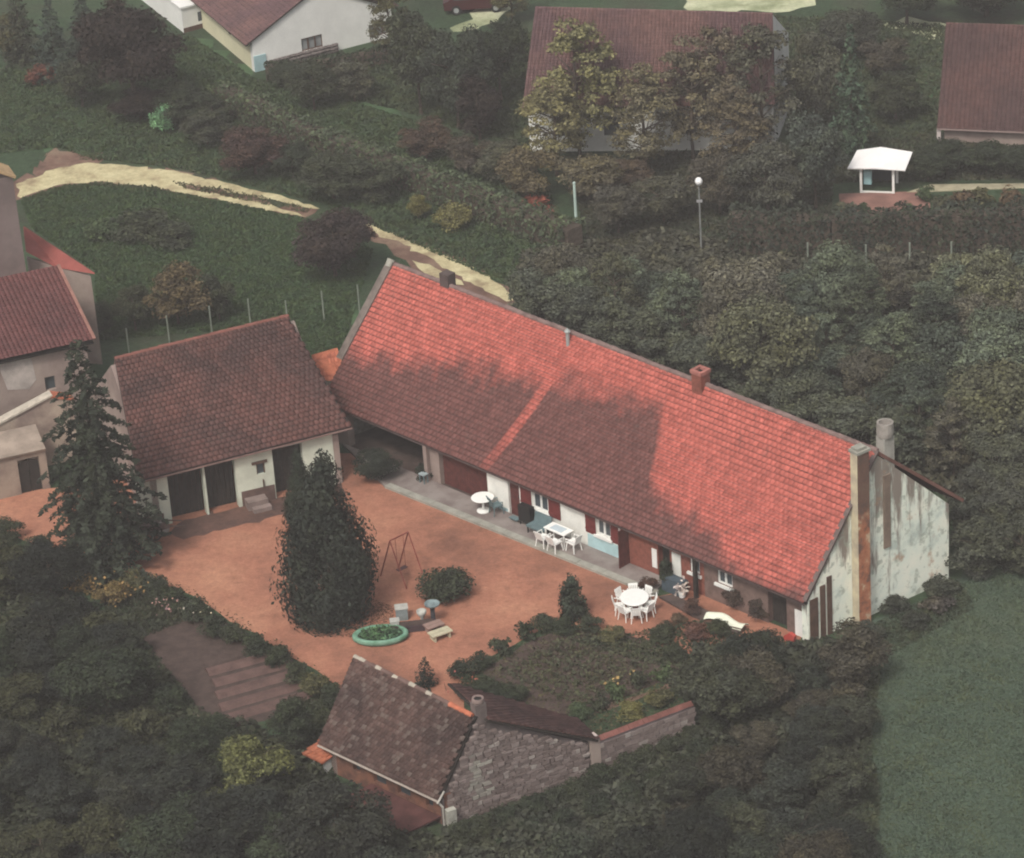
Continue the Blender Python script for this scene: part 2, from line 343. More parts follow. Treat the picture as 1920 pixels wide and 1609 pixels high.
# pool-house terrace of bricks
# ================================================================= LONG FARMHOUSE
O = G(954, 964); u = unit(G(1164, 1052)-O); nin = np.array([-u[1], u[0], 0]); nin = nin if nin[1] > 0 else -nin   # towards the inside
FR = G(1515, 1207); BR = G(1779, 1088)
g = unit(BR-FR)
RR = on_wall(1645, 845, FR, BR); RL = G(740, 495, RR[2]); ER = on_wall(1507, 1132, FR, BR); EL = G(603, 753, ER[2])
sE = (FR-O)@u; FRw = O+u*sE                                       # foot of the front wall at the right gable
sL = (EL-O)@u + 0.55; FLw = O+u*sL
house = thing('farmhouse', (O[0], O[1], 0), 'long low farmhouse under one great red tiled roof facing the yard', 'farmhouse')
vt = (RL-EL); nroof = unit(np.cross(ER-EL, RL-EL)); nroof = nroof if nroof[2] > 0 else -nroof
def s_of(x, y): return (on_wall(x, y, O, O+u)-O)@u
def z_of(x, y): return on_wall(x, y, O, O+u)[2]
us = unit(ER-EL); Lh = np.linalg.norm(ER-EL); vts = unit((RL-EL)-((RL-EL)@us)*us); Lt = (RL-EL)@vts
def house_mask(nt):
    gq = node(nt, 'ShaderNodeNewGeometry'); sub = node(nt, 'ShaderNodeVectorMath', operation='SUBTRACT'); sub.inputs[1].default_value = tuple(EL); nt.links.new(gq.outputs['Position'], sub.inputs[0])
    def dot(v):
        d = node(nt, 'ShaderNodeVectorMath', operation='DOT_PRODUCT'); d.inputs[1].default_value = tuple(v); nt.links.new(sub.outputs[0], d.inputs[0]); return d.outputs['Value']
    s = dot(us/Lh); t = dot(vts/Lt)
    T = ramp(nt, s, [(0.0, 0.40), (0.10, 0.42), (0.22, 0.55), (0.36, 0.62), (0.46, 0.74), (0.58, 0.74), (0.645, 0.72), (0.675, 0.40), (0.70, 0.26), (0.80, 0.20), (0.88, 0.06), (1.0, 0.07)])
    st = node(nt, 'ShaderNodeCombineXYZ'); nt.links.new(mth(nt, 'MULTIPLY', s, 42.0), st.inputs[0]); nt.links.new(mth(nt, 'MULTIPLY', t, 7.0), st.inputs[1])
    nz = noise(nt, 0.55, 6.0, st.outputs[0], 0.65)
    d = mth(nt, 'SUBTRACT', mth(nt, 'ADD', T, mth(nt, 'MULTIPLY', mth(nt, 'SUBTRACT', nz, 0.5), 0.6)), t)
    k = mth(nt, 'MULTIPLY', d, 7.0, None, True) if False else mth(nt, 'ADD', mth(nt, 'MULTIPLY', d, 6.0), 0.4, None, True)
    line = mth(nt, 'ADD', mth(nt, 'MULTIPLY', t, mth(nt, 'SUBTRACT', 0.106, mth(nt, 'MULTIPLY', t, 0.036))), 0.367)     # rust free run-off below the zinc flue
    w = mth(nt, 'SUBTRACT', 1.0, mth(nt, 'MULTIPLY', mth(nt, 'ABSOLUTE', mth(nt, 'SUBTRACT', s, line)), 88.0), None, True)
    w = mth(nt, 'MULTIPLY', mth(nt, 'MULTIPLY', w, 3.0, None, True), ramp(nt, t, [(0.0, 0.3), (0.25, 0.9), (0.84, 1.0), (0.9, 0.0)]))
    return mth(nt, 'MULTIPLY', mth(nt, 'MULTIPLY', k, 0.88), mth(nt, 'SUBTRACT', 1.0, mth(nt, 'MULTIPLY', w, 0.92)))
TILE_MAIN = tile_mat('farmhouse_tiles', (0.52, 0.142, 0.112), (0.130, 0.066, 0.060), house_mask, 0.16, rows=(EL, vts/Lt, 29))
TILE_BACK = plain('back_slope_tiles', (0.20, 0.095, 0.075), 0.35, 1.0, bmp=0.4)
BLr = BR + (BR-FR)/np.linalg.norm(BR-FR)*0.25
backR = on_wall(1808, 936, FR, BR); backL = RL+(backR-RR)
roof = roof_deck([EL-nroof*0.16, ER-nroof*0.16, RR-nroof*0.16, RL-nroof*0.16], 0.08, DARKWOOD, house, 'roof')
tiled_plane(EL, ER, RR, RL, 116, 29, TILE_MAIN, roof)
roof_deck([RL-nroof*0.03, RR-nroof*0.03, backR, backL], 0.14, TILE_BACK, house, 'back_roof')
MORTAR = plain('ridge_mortar', (0.22, 0.15, 0.135), 0.4, 2.5)
ridge_caps(RL+Z*0.05, RR+Z*0.05, 0.42, 0.12, MORTAR, roof)
m = MB(); m.slab([EL+(RL-EL)*0.30-us*0.40+nroof*0.14, EL+(RL-EL)*0.30+us*0.02+nroof*0.14, RL+us*0.02+nroof*0.14+Z*0.03, RL-us*0.40+nroof*0.14+Z*0.03], 0.32); m.build('verge_coping', plain('verge_stone', (0.19, 0.155, 0.135), 0.45, 2.5, bmp=0.4), house)
m = MB(); m.tube([RL-us*0.2+Z*0.18, RL-us*0.2-vts*0.35+Z*0.15], [0.2, 0.16], 8); m.build('coping_cap', KERB, house)
m = MB(); m.slab([ER-us*0.10+nroof*0.075+vts*0.1, ER+us*0.10+nroof*0.075+vts*0.1, RR+us*0.10+nroof*0.075, RR-us*0.10+nroof*0.075], 0.09); m.build('verge_trim', plain('verge_mortar', (0.16, 0.12, 0.11), 0.3, 3.0), house)
poly_sheet('shed_floor', [O+u*(sL+0.3)+nin*0.1, O+u*(sL+9.0)+nin*0.1, O+u*(sL+9.0)+nin*6.5, O+u*(sL+0.3)+nin*6.5], 0.012, SOIL, wob=0.0)
# --- front wall with its openings (s0,s1,z0,z1)
def opening(x0, x1, ytop, ybot, xm=None):
    xm = (x0+x1)/2; return [s_of(x0, ybot), s_of(x1, ybot), z_of(xm, ybot), z_of(xm, ytop)]
ops = {}
ztop = 2.25; zhead = 1.93
sA0, sA1 = s_of(655, 840), s_of(800, 900); sB0, sB1 = s_of(828, 925), s_of(917, 955)
door1 = [s_of(956, 965), s_of(978, 975), 0.0, zhead]
win1 = [s_of(1000, 962), s_of(1029, 974), 0.88, 1.88]; win2 = [s_of(1120, 1010), s_of(1146, 1020), 0.88, 1.88]
door2 = [s_of(1167, 1055), s_of(1181, 1060), 0.0, zhead]; win3 = [s_of(1296, 1110), s_of(1314, 1115), 0.95, 1.88]
door3 = [s_of(1236, 1085), s_of(1258, 1092), 0.0, zhead]; win4 = [s_of(1347, 1130), s_of(1375, 1140), 0.95, 1.80]; door4 = [s_of(1441, 1165), s_of(1476, 1180), 0.0, zhead]
barnop = [sA0, sA1, 0.0, 1.95]; dop = [sB0, sB1, 0.0, 1.95]
cuts = [(sL, sB1+0.02, MAUVE, [barnop, dop]), (sB1+0.02, s_of(1164, 1052), WHITEWASH, [door1, win1, win2]), (s_of(1164, 1052), s_of(1322, 1118), BRICKRED, [door2, door3, win3]), (s_of(1322, 1118), sE, BRICKBROWN, [win4, door4])]
for a, b, mt, op in cuts:
    wall(O+u*a, O+u*b, 0, ztop, 0.4, nin, [[o[0]-a, o[1]-a, o[2], o[3]] for o in op], mt, house, 'front_wall')
def front(s, z, out=0.0): return O+u*s-nin*out+Z*z
def window(w, parent, bars=1, frame=PAINTWHITE, sill=True):
    s0, s1, z0, z1 = w; fwid = 0.075; m = MB()
    for a, b, c, d in ((s0, s0+fwid, z0, z1), (s1-fwid, s1, z0, z1), (s0+fwid, s1-fwid, z0, z0+fwid), (s0+fwid, s1-fwid, z1-fwid, z1)):
        m.obox(front(a, c, -0.06), u*(b-a), nin*0.07, Z*(d-c))
    sm = (s0+s1)/2; m.obox(front(sm-0.05, z0+fwid, -0.06), u*0.10, nin*0.07, Z*(z1-z0-2*fwid))
    f = m.build('window', frame, parent)
    for a, b in ((s0+fwid, sm-0.05), (sm+0.05, s1-fwid)):
        m = MB(); m.obox(front(a, z0+fwid, -0.10), u*(b-a), nin*0.02, Z*(z1-z0-2*fwid)); m.build('pane', GLASS, f)
    if sill:
        m = MB(); m.obox(front(s0-0.12, z0-0.13, 0.10), u*(s1-s0+0.24), nin*0.2, Z*0.12); m.build('sill', PAINTWHITE, f)
    return f
for w in (win1, win2, win3, win4): window(w, house)
SHUT = plain('red_shutter_paint', (0.16, 0.032, 0.03), 0.25, 4.0)
def shutter(s0, s1, z0, z1):
    m = MB(); n = max(2, int((s1-s0)/0.13)); w = (s1-s0)/n
    for i in range(n): m.obox(front(s0+i*w+0.006, z0, 0.045), u*(w-0.012), nin*0.035, Z*(z1-z0))
    for zz in (z0+0.15, z1-0.25): m.obox(front(s0, zz, 0.065), u*(s1-s0), nin*0.018, Z*0.1)
    m.build('shutter', SHUT, house)
shutter(s_of(979, 960), s_of(999, 966), 0.80, 1.90); shutter(s_of(1031, 975), s_of(1053, 985), 0.80, 1.90)
shutter(s_of(1100, 1005), s_of(1119, 1012), 0.80, 1.90); shutter(s_of(1147, 1020), s_of(1162, 1026), 0.80, 1.90)
def door(w, mat, name='door', inset=0.12, z1=None):
    s0, s1, z0, zz = w; n = max(2, int((s1-s0)/0.16)); q = (s1-s0)/n; m = MB()
    for i in range(n): m.obox(front(s0+i*q+0.006, 0.01, -inset), u*(q-0.012), nin*0.05, Z*(zz-0.02))
    d = m.build(name, mat, house); m = MB(); m.tube([front(s1-0.15, 1.0, -inset+0.05), front(s1-0.15, 1.12, -inset+0.05)], 0.02, 6); m.build('handle', BLACK, d); return d
door(door1, MAROON); door(door3, DARKWOOD, inset=0.3); door(door4, DARKWOOD, inset=0.3)
door(dop, MAROON, 'barn_door', 0.25)
m = MB()
for i in range(4): m.obox(front(door2[1]-0.02, 0.02, 0.02)-nin*0.16*i, -nin*0.15, u*0.05, Z*1.88)
m.build('open_door', MAROON, house)
m = MB(); m.obox(front(s_of(1104, 1030), 0.0, 0.02), u*(s_of(1164, 1052)-s_of(1104, 1030)-0.03), nin*0.018, Z*0.72); m.build('plinth', BLUEBASE, house)
m = MB(); m.obox(front(sB1+0.2, 0.0, 0.02), u*(door1[0]-sB1-0.3), nin*0.018, Z*0.25); m.build('plinth', BLUEBASE, house)
for xx, yy, ww, mt in ((1163, 1052, 0.10, PAINTWHITE), (978, 975, 0.07, PAINTWHITE)):
    m = MB(); m.obox(front(s_of(xx, yy), 0.0, 0.03), u*ww, nin*0.027, Z*1.95); m.build('corner_board', mt, house)
for x0, x1, y0, y1, mt in ((1224, 1233, 1028, 1062, PAINTWHITE), (1262, 1278, 1035, 1078, WHITEWASH), (1492, 1507, 1142, 1190, PAINTWHITE)):
    a, b = s_of(x0, y1), s_of(x1, y1); m = MB(); m.obox(front(a, max(0, z_of(x0, y1)), 0.03), u*(b-a), nin*0.028, Z*(min(1.93, z_of(x0, y0))-max(0, z_of(x0, y1)))); m.build('white_panel', mt, house)
m = MB(); m.cbox(front(s_of(1316, 1118), 0, 0.35), 0.16, 0.16, 1.9, u, nin); m.build('post', DARKWOOD, house)
m = MB(); m.cbox(front(sA1+0.25, 0, 0.12), 0.22, 0.2, 1.9, u, nin); m.build('post', MAUVE, house)
m = MB(); m.obox(EL-Z*0.09+nin*0.03-nroof*0.02, ER-EL, -nin*0.05, Z*0.075); m.build('gutter', plain('old_gutter', (0.12, 0.085, 0.08), 0.3, 2.0), house)
# --- the right gable, plastered and stained, and its two outside chimney stacks
def gable_mat():
    m, nt, p = newmat('stained_plaster')
    gq = node(nt, 'ShaderNodeNewGeometry'); mp = node(nt, 'ShaderNodeMapping'); mp.inputs['Scale'].default_value = (1.0, 1.0, 0.16); nt.links.new(gq.outputs['Position'], mp.inputs['Vector'])
    base = ramp(nt, noise(nt, 0.8, 6.0), [(0.33, (0.50, 0.56, 0.50)), (0.45, (0.74, 0.79, 0.69)), (0.64, (0.84, 0.84, 0.72))])
    sx = node(nt, 'ShaderNodeSeparateXYZ'); nt.links.new(gq.outputs['Position'], sx.inputs[0])
    streak = noise(nt, 2.0, 5.0, mp.outputs['Vector'])
    h = mth(nt, 'MULTIPLY', sx.outputs['Z'], 0.05)
    k = ramp(nt, mth(nt, 'ADD', streak, h), [(0.66, 0.0), (0.76, 0.85)])
    c = mix(nt, k, base, (0.17, 0.115, 0.095))
    c = mix(nt, ramp(nt, noise(nt, 2.6, 6.0), [(0.54, 0.0), (0.64, 0.65)]), c, (0.30, 0.33, 0.27))
    c = mix(nt, ramp(nt, noise(nt, 1.25, 6.0), [(0.60, 0.0), (0.70, 0.7)]), c, (0.42, 0.25, 0.15))
    nt.links.new(c, p.inputs['Base Color']); bump(nt, p, noise(nt, 6.0, 4.0), 0.5, 0.03); return m
GABLE = gable_mat()
gt = np.array([-g[1], g[0], 0]); gout = -gt if (-gt)@u > 0 else gt
zb = on_wall(1775, 945, FR, BR)[2]; sR = (RR-FR)@g; Wg = np.linalg.norm(BR-FR)
P = [FR+g*0.05, BR, BR+Z*(zb-0.05), RR-Z*0.22, FR+g*0.05+Z*(ER[2]-0.02)]
m = MB(); m.prism(P, -gout*0.4); m.build('gable_wall', GABLE, house)
offL = EL+(BR-FR)*0; 
Pl = [EL*np.array([1, 1, 0])+us*0.1, backL*np.array([1, 1, 0])-g*0.2, backL-g*0.2-Z*0.2, RL-Z*0.25, EL-Z*0.1]; m = MB(); m.prism([p+us*0.15 for p in Pl], us*0.4); m.build('gable_wall', STONEGREY, house)
m = MB(); m.obox(BR-gout*0.4, -us*(Lh-1.0), -g*0.4, Z*(zb-0.2)); m.build('back_wall', BEIGE, house)
RUST, _nt, _p = newmat('rusty_brickwork'); _c = ramp(_nt, noise(_nt, 1.5, 6.0), [(0.36, (0.15, 0.09, 0.07)), (0.48, (0.40, 0.15, 0.08)), (0.58, (0.46, 0.21, 0.12)), (0.68, (0.62, 0.52, 0.36))])
_g = node(_nt, 'ShaderNodeNewGeometry'); _s = node(_nt, 'ShaderNodeSeparateXYZ'); _nt.links.new(_g.outputs['Position'], _s.inputs[0])
_c = mix(_nt, ramp(_nt, mth(_nt, 'ADD', mth(_nt, 'MULTIPLY', _s.outputs['Z'], 0.11), mth(_nt, 'MULTIPLY', noise(_nt, 2.5, 4.0), 0.4)), [(0.70, 0.0), (0.82, 0.85)]), _c, (0.12, 0.08, 0.065))
_c = mix(_nt, 0.5, _c, ramp(_nt, noise(_nt, 9.0, 3.0), [(0.3, 0.6), (0.7, 1.1)]), 'MULTIPLY'); _nt.links.new(_c, _p.inputs['Base Color']); bump(_nt, _p, noise(_nt, 9.0, 4.0), 0.5, 0.03)
YELLOWED = plain('yellowed_plaster', (0.60, 0.53, 0.36), 0.25, 1.5, c2=(0.40, 0.33, 0.25))
BROWNST = plain('sooty_brown_plaster', (0.27, 0.20, 0.155), 0.3, 2.0)
def stack(s, w, proj, ztop, mat_l, mat_r, name='chimney'):
    a = FR+g*(s-w/2)+gout*0.003
    m = MB(); m.obox(a, g*w, gout*proj, Z*ztop); st = m.build(name, mat_r, house)
    m = MB(); m.obox(a-g*0.022+gout*0.01, g*0.02, gout*(proj-0.01), Z*(ztop-0.02)); m.build('side_face', mat_l, st)
    return st
st = stack(2.75, 0.62, 0.42, 8.0, YELLOWED, RUST)
m = MB(); m.obox(FR+g*2.40-gout*0.08+Z*8.0, g*0.72, gout*0.55, Z*0.12); m.obox(FR+g*2.47+Z*8.12, g*0.5, gout*0.38, Z*0.12); m.build('cap_stone', KERB, st)
m = MB(); a = FR+g*4.15; m.obox(a+gout*0.003+Z*2.9, g*0.36, gout*0.06, Z*3.4); m.build('stained_flue', BROWNST, house)
cs = FR+g*4.55-gout*0.28
m = MB(); m.cbox(cs+Z*6.0, 0.54, 0.50, 1.9, g, gout); ch = m.build('chimney', plain('grey_chimney', (0.40, 0.38, 0.34), 0.3, 2.0), house)
m = MB(); m.lathe(cs+Z*7.9, [(0.34, 0.0), (0.36, 0.2), (0.35, 0.62), (0.26, 0.62), (0.24, 0.3)], 14); m.build('chimney_pot', plain('old_pot', (0.33, 0.30, 0.27), 0.3, 3.0), ch)
m = MB(); m.lathe(cs+Z*8.2, [(0.25, 0), (0.25, 0.06)], 14); m.build('flue_opening', BLACK, ch)
# timber strips on the gable's low end
for k, (a, b, mt) in enumerate(((0.12, 0.55, BROWNWOOD), (0.68, 0.95, BROWNWOOD), (1.05, 1.3, BROWNWOOD))):
    m = MB(); m.obox(FR+g*a+gout*0.005, g*(b-a), gout*0.04, Z*(1.9+0.8*a)); m.build('board', mt, house)
# centre chimney and the zinc flue
cb = on_plane(1315, 742, RL, nroof); top = 1.1
m = MB(); m.cbox(cb-Z*0.6, 0.56, 0.56, 0.6+top, us, nin); ch = m.build('chimney', BRICKRED, house)
m = MB()
for k, (ax, ay) in enumerate(((1, 0), (-1, 0), (0, 1), (0, -1))):
    c = cb+Z*top+us*ax*0.25+nin*ay*0.25; m.cbox(c, 0.14 if ax else 0.64, 0.36 if ax else 0.14, 0.16, us, nin)
m.build('chimney_cap', plain('pink_cap', (0.42, 0.17, 0.14), 0.3, 3.0), ch)
m = MB(); m.cbox(cb+Z*(top+0.005), 0.36, 0.36, 0.03, us, nin); m.build('flue_opening', BLACK, ch)
fb = on_plane(1066, 660, RL, nroof)
m = MB(); m.tube([fb-Z*0.1, fb+Z*0.95], 0.085, 10); m.lathe(fb+Z*0.95, [(0.13, 0), (0.15, 0.06), (0.03, 0.2)], 10); fl = m.build('flue_pipe', ZINC, house)
m = MB(); m.slab([fb+nroof*0.075-us*0.2-vts*0.25, fb+nroof*0.075+us*0.2-vts*0.25, fb+nroof*0.075+us*0.2+vts*0.2, fb+nroof*0.075-us*0.2+vts*0.2], 0.03); m.build('flashing', plain('pale_flashing', (0.6, 0.58, 0.54), 0.2, 3.0), fl)
m = MB(); fb2 = on_plane(1306, 765, RL, nroof); m.slab([fb2+nroof*0.085-us*0.14-vts*0.14, fb2+nroof*0.085+us*0.14-vts*0.14, fb2+nroof*0.085+us*0.14+vts*0.14, fb2+nroof*0.085-us*0.14+vts*0.14], 0.03); m.build('roof_vent', ZINC, house)
m = MB(); d0 = on_plane(835, 520, RL, nroof); dd = RL+us*3.6+Z*0.1; m.cbox(dd-Z*0.3, 0.55, 0.5, 0.75, us, nin); m.build('chimney', plain('dark_stub', (0.10, 0.075, 0.07), 0.3, 3.0), house)
# terrace along the front
tb = [G(722, 915), G(1226, 1118), front(s_of(1240, 1085)+0.3, 0, 0.02), front(sA0-0.5, 0, 0.02)]
m = MB(); m.prism([p*np.array([1, 1, 0]) for p in tb], Z*0.11); t = m.build('terrace', CONCRETE); t['kind'] = 'structure'
e = unit(tb[1]-tb[0]); ne = np.array([-e[1], e[0], 0]); ne = ne if ne[1] > 0 else -ne
nk = 22; Lk = np.linalg.norm(tb[1]-tb[0])
for i in range(nk):
    a = tb[0]+e*(Lk*i/nk+0.012)+ne*0.004; m = MB(); m.obox(a*np.array([1, 1, 0])-ne*0.03, e*(Lk/nk-0.02), ne*0.36, Z*(0.128+rng.uniform(-0.006, 0.006))); m.build('kerb_slab', KERB, t)
ed = MB(); pp = [G(1236, 1122), G(1262, 1118), G(1330, 1150), G(1395, 1180), G(1385, 1192), G(1300, 1158)]
ed.prism([p*np.array([1, 1, 0]) for p in pp], Z*0.1); tag(ed.build('flower_border', plain('border_earth', (0.12, 0.085, 0.075), 0.5, 2.0, bmp=0.6)), kind='structure')

# ================================================================= BARN
A = G(392, 965); B = G(560, 925); bd = unit(B-A); bn = np.array([-bd[1], bd[0], 0])
ov = 0.30; Pb = A-bn*ov
bER = on_wall(660, 800, Pb, Pb+bd); bEL = on_wall(258, 903, Pb, Pb+bd); bRR = G(540, 592, 6.3); bRL = G(215, 672, 6.3)
barn = thing('barn', A*np.array([1, 1, 0]), 'brown tiled open fronted barn with whitewashed panels at right angles to the farmhouse', 'barn')
nb = unit(np.cross(bER-bEL, bRL-bEL)); nb = nb if nb[2] > 0 else -nb
bu = (bRL-bEL)-((bRL-bEL)@unit(bER-bEL))*unit(bER-bEL)
TILE_BARN = tile_mat('barn_tiles', (0.135, 0.062, 0.053), (0.080, 0.045, 0.042), None, 0.2, rows=(bEL, bu/(bu@bu), 25))
r = roof_deck([bEL-nb*0.10, bER-nb*0.10, bRR-nb*0.10, bRL-nb*0.10], 0.1, DARKWOOD, barn, 'roof')
tiled_plane(bEL, bER, bRR, bRL, 40, 25, TILE_BARN, r)
ridge_caps(bRL+Z*0.04, bRR+Z*0.04, 0.42, 0.11, plain('barn_ridge', (0.24, 0.095, 0.075), 0.3, 2.0), r)
bback = 2*bRR-bER; bbackL = 2*bRL-bEL; bback[2] = bER[2]; bbackL[2] = bEL[2]
roof_deck([bRL-nb*0.03, bRR-nb*0.03, bback, bbackL], 0.14, TILE_BACK, barn, 'back_roof')
def sb(x, y): return (on_wall(x, y, A, A+bd)-A)@bd
def zb_(x, y): return on_wall(x, y, A, A+bd)[2]
s0 = sb(268, 998); s1 = sb(632, 908)
dA = [sb(324, 982), sb(389, 965), 0, 2.5]; dB = [sb(393, 964), sb(449, 950), 0, 2.5]; dC = [sb(519, 934), sb(575, 921), 0, 2.5]; wB = [sb(482, 890), sb(498, 886), zb_(490, 889), zb_(490, 868)]
wall(A+bd*s0, A+bd*s1, 0, 2.6, 0.35, bn, [[o[0]-s0, o[1]-s0, o[2], o[3]] for o in (dA, dB, dC, wB)], plain('barn_whitewash', (0.66, 0.70, 0.58), 0.2, 1.0), barn, 'front_wall')
def bf(s, z, out=0.0): return A+bd*s-bn*out+Z*z
for d in (dA, dB, dC):
    n = max(2, int((d[1]-d[0])/0.2)); q = (d[1]-d[0])/n; m = MB()
    for i in range(n): m.obox(bf(d[0]+i*q+0.008, 0.02, -0.55), bd*(q-0.016), bn*0.05, Z*(d[3]-0.04))
    m.build('door', DARKWOOD, barn)
m = MB(); m.obox(bf(wB[0], wB[2], -0.12), bd*(wB[1]-wB[0]), bn*0.03, Z*(wB[3]-wB[2])); w = m.build('window', GLASS, barn)
m = MB(); m.obox(bf(wB[0]-0.2, wB[3]+0.0, 0.05), bd*(wB[1]-wB[0]+0.32), bn*0.2, Z*0.13); m.build('lintel', BROWNWOOD, w)
m = MB()
for a in (wB[0], wB[1]-0.05): m.obox(bf(a, wB[2], -0.05), bd*0.05, bn*0.07, Z*(wB[3]-wB[2]))
m.build('window_frame', BROWNWOOD, w)
pa, pb2 = sb(455, 945), sb(517, 932)
m = MB(); m.obox(bf(pa, 0, 0.03), bd*(pb2-pa), bn*0.028, Z*0.75); m.build('plinth', plain('brown_plinth', (0.15, 0.095, 0.08), 0.4, 2.0), barn)
m = MB(); m.obox(bf(pa+0.1, 0, 0.6), bd*0.95, bn*0.56, Z*0.42); m.obox(bf(pa+0.25, 0, 0.95), bd*0.85, bn*0.34, Z*0.2); m.build('step', plain('step_stone', (0.26, 0.20, 0.18), 0.3, 2.0), barn)
m = MB(); m.tube([bf(sb(493, 900), 0.72, 0.06), bf(sb(493, 900), 1.15, 0.06)], 0.03, 6); m.build('pipe', BROWNWOOD, barn)
m = MB(); m.obox(bEL-Z*0.10-nb*0.02, (bER-bEL), -bn*0.04, Z*0.08); m.build('gutter', plain('pink_gutter', (0.26, 0.17, 0.15), 0.3, 2.0), barn)
# right gable and left gable
for q, rr, back, dirn in ((bER, bRR, bback, -bd), (bEL, bRL, bbackL, bd)):
    base = A+bd*((q-A)@bd)+dirn*0.6; mid = base+bn*((rr-q)@bn-ov); bk = base+bn*2*((rr-q)@bn-ov)
    m = MB(); m.prism([base, bk, bk+Z*2.5, mid+Z*6.0, base+Z*2.5], dirn*0.3); m.build('gable_wall', MAUVE, barn)
# little tiled lean-to roof that fills the corner between barn and farmhouse
c1, c2, c3, c4 = G(585, 668, 3.4), G(632, 655, 3.4), G(655, 720, 2.6), G(598, 712, 2.6)
lean = thing('link_roof', G(620, 700)*np.array([1, 1, 0]), 'small bright orange tiled roof in the corner between barn and farmhouse', 'lean-to roof')
m = MB(); m.slab([c1, c2, c3, c4], 0.1); rr = m.build('roof_deck', ORANGE, lean)
tiled_plane(c4, c3, c2, c1, 7, 5, tile_mat('orange_tiles', (0.52, 0.17, 0.10), (0.40, 0.13, 0.085), None, 0.15), lean, single=35)
m = MB(); m.prism([c4*np.array([1, 1, 0])+(c1-c4)*0.1, c3*np.array([1, 1, 0])+(c1-c4)*0.1, c3-Z*0.12, c4-Z*0.12], unit(c1-c4)*np.array([1, 1, 0])*0.2); m.build('wall', MAUVE, lean)

poly_sheet('barn_front_shade', px((318, 1000), (345, 975), (560, 925), (640, 905), (650, 925), (600, 945), (560, 962), (450, 985), (345, 1012)), 0.010, gravel('shaded_ruddy_earth', (0.075, 0.045, 0.038), (0.11, 0.062, 0.05), (0.16, 0.085, 0.065), 0.6), wob=0.12, seg=0.4)  # shade before the barn, painted as a darker sheet on the yard
# ================================================================= STONE OUTBUILDING IN FRONT
C0 = G(835, 1553); D0 = G(1110, 1455); gd = unit(D0-C0); gp = np.array([-gd[1], gd[0], 0])   # gp points up-left, along the ridge
gp = gp if gp[0] < 0 else -gp
ap = on_wall(890, 1343, C0, D0); oe = on_wall(822, 1500, C0, D0); bt = on_wall(1115, 1387, C0, D0)
oRL = G(665, 1230, ap[2]); oEL = G(598, 1395, oe[2])
out = thing('stone_outbuilding', C0*np.array([1, 1, 0]), 'stone outbuilding with mossy dark tiles and a mortared ridge below the yard', 'outbuilding')
TILE_OUT = tile_mat('mossy_tiles', (0.115, 0.068, 0.058), (0.068, 0.043, 0.039), None, 0.28, moss=(0.17, 0.14, 0.12))
no = unit(np.cross(oe-oEL, oRL-oEL)); no = no if no[2] > 0 else -no
r = roof_deck([oEL-no*0.10, oe-no*0.10, ap-no*0.10, oRL-no*0.10], 0.1, DARKWOOD, out, 'roof')
tiled_plane(oEL, oe, ap, oRL, 32, 20, TILE_OUT, r)
PALEM = plain('white_mortar', (0.44, 0.39, 0.32), 0.2, 3.0)
ridge_caps(oRL+Z*0.03, oRL+(ap-oRL)*0.80+Z*0.03, 0.30, 0.09, plain('dark_ridge', (0.16, 0.10, 0.085), 0.3, 2.0), r, PALEM, lambda q: (q*22 % 4.0) < 1.3 and q < 0.92)
ridge_caps(oRL+(ap-oRL)*0.80+Z*0.03, oRL+(ap-oRL)*0.98+Z*0.03, 0.30, 0.11, ORANGE, r)
hL = np.linalg.norm(ap-oRL)
# gable wall of stones
Lg = np.linalg.norm(D0-C0); sa = (ap-C0)@gd; sbk = (bt-C0)@gd; gno = -gp
core = [C0+gd*0.02, D0, D0+Z*(bt[2]-0.12), C0+gd*(sa+0.30)+Z*(ap[2]-0.35), C0+gd*sa+Z*(ap[2]-0.12), C0+gd*0.02+Z*(oe[2]-0.05)]
m = MB(); m.prism([p-gno*0.1 for p in core], -gno*0.35); gw = m.build('gable_wall', plain('gable_mortar', (0.16, 0.13, 0.125), 0.3, 3.0, bmp=0.4), out)
def stone_mat(name, stops):
    mm, nt, p = newmat(name); c = ramp(nt, rand_id(nt), stops)
    c = mix(nt, 0.6, c, ramp(nt, noise(nt, 5.0, 4.0), [(0.3, 0.6), (0.7, 1.1)]), 'MULTIPLY'); nt.links.new(c, p.inputs['Base Color']); bump(nt, p, noise(nt, 12.0, 3.0), 0.5, 0.02); return mm
STONES = stone_mat('rubble_stone', [(0.0, (0.15, 0.115, 0.105)), (0.5, (0.20, 0.155, 0.142)), (0.9, (0.255, 0.205, 0.19)), (1.0, (0.36, 0.32, 0.29))])
STONEPALE = stone_mat('pale_rubble_stone', [(0.0, (0.24, 0.215, 0.19)), (1.0, (0.38, 0.36, 0.31))])
def topz(s):
    if s < sa: return oe[2]+(ap[2]-oe[2])*max(s, 0)/sa
    return ap[2]-0.35+(bt[2]-ap[2]+0.25)*min(1, max(0, (s-sa-0.3)/(sbk-sa-0.3))) if s > sa+0.3 else ap[2]-0.2
meshes = []
for k in range(8):
    m = MB(); q = rng.uniform(-0.12, 0.12, (8, 3)); base8 = np.array([(0, 0, 0), (1, 0, 0), (1, 1, 0), (0, 1, 0), (0, 0, 1), (1, 0, 1), (1, 1, 1), (0, 1, 1)], float)-np.array([0.5, 0, 0.5])
    base8[0:1] += 0; b8 = base8.copy(); b8[[0, 1, 4, 5]] += q[[0, 1, 4, 5]]*np.array([1, 0.6, 1]); m.hexa(b8); me = bpy.data.meshes.new('stone'); me.from_pydata(m.v, [], m.f); meshes.append(me)
cand = []
z = 0.05
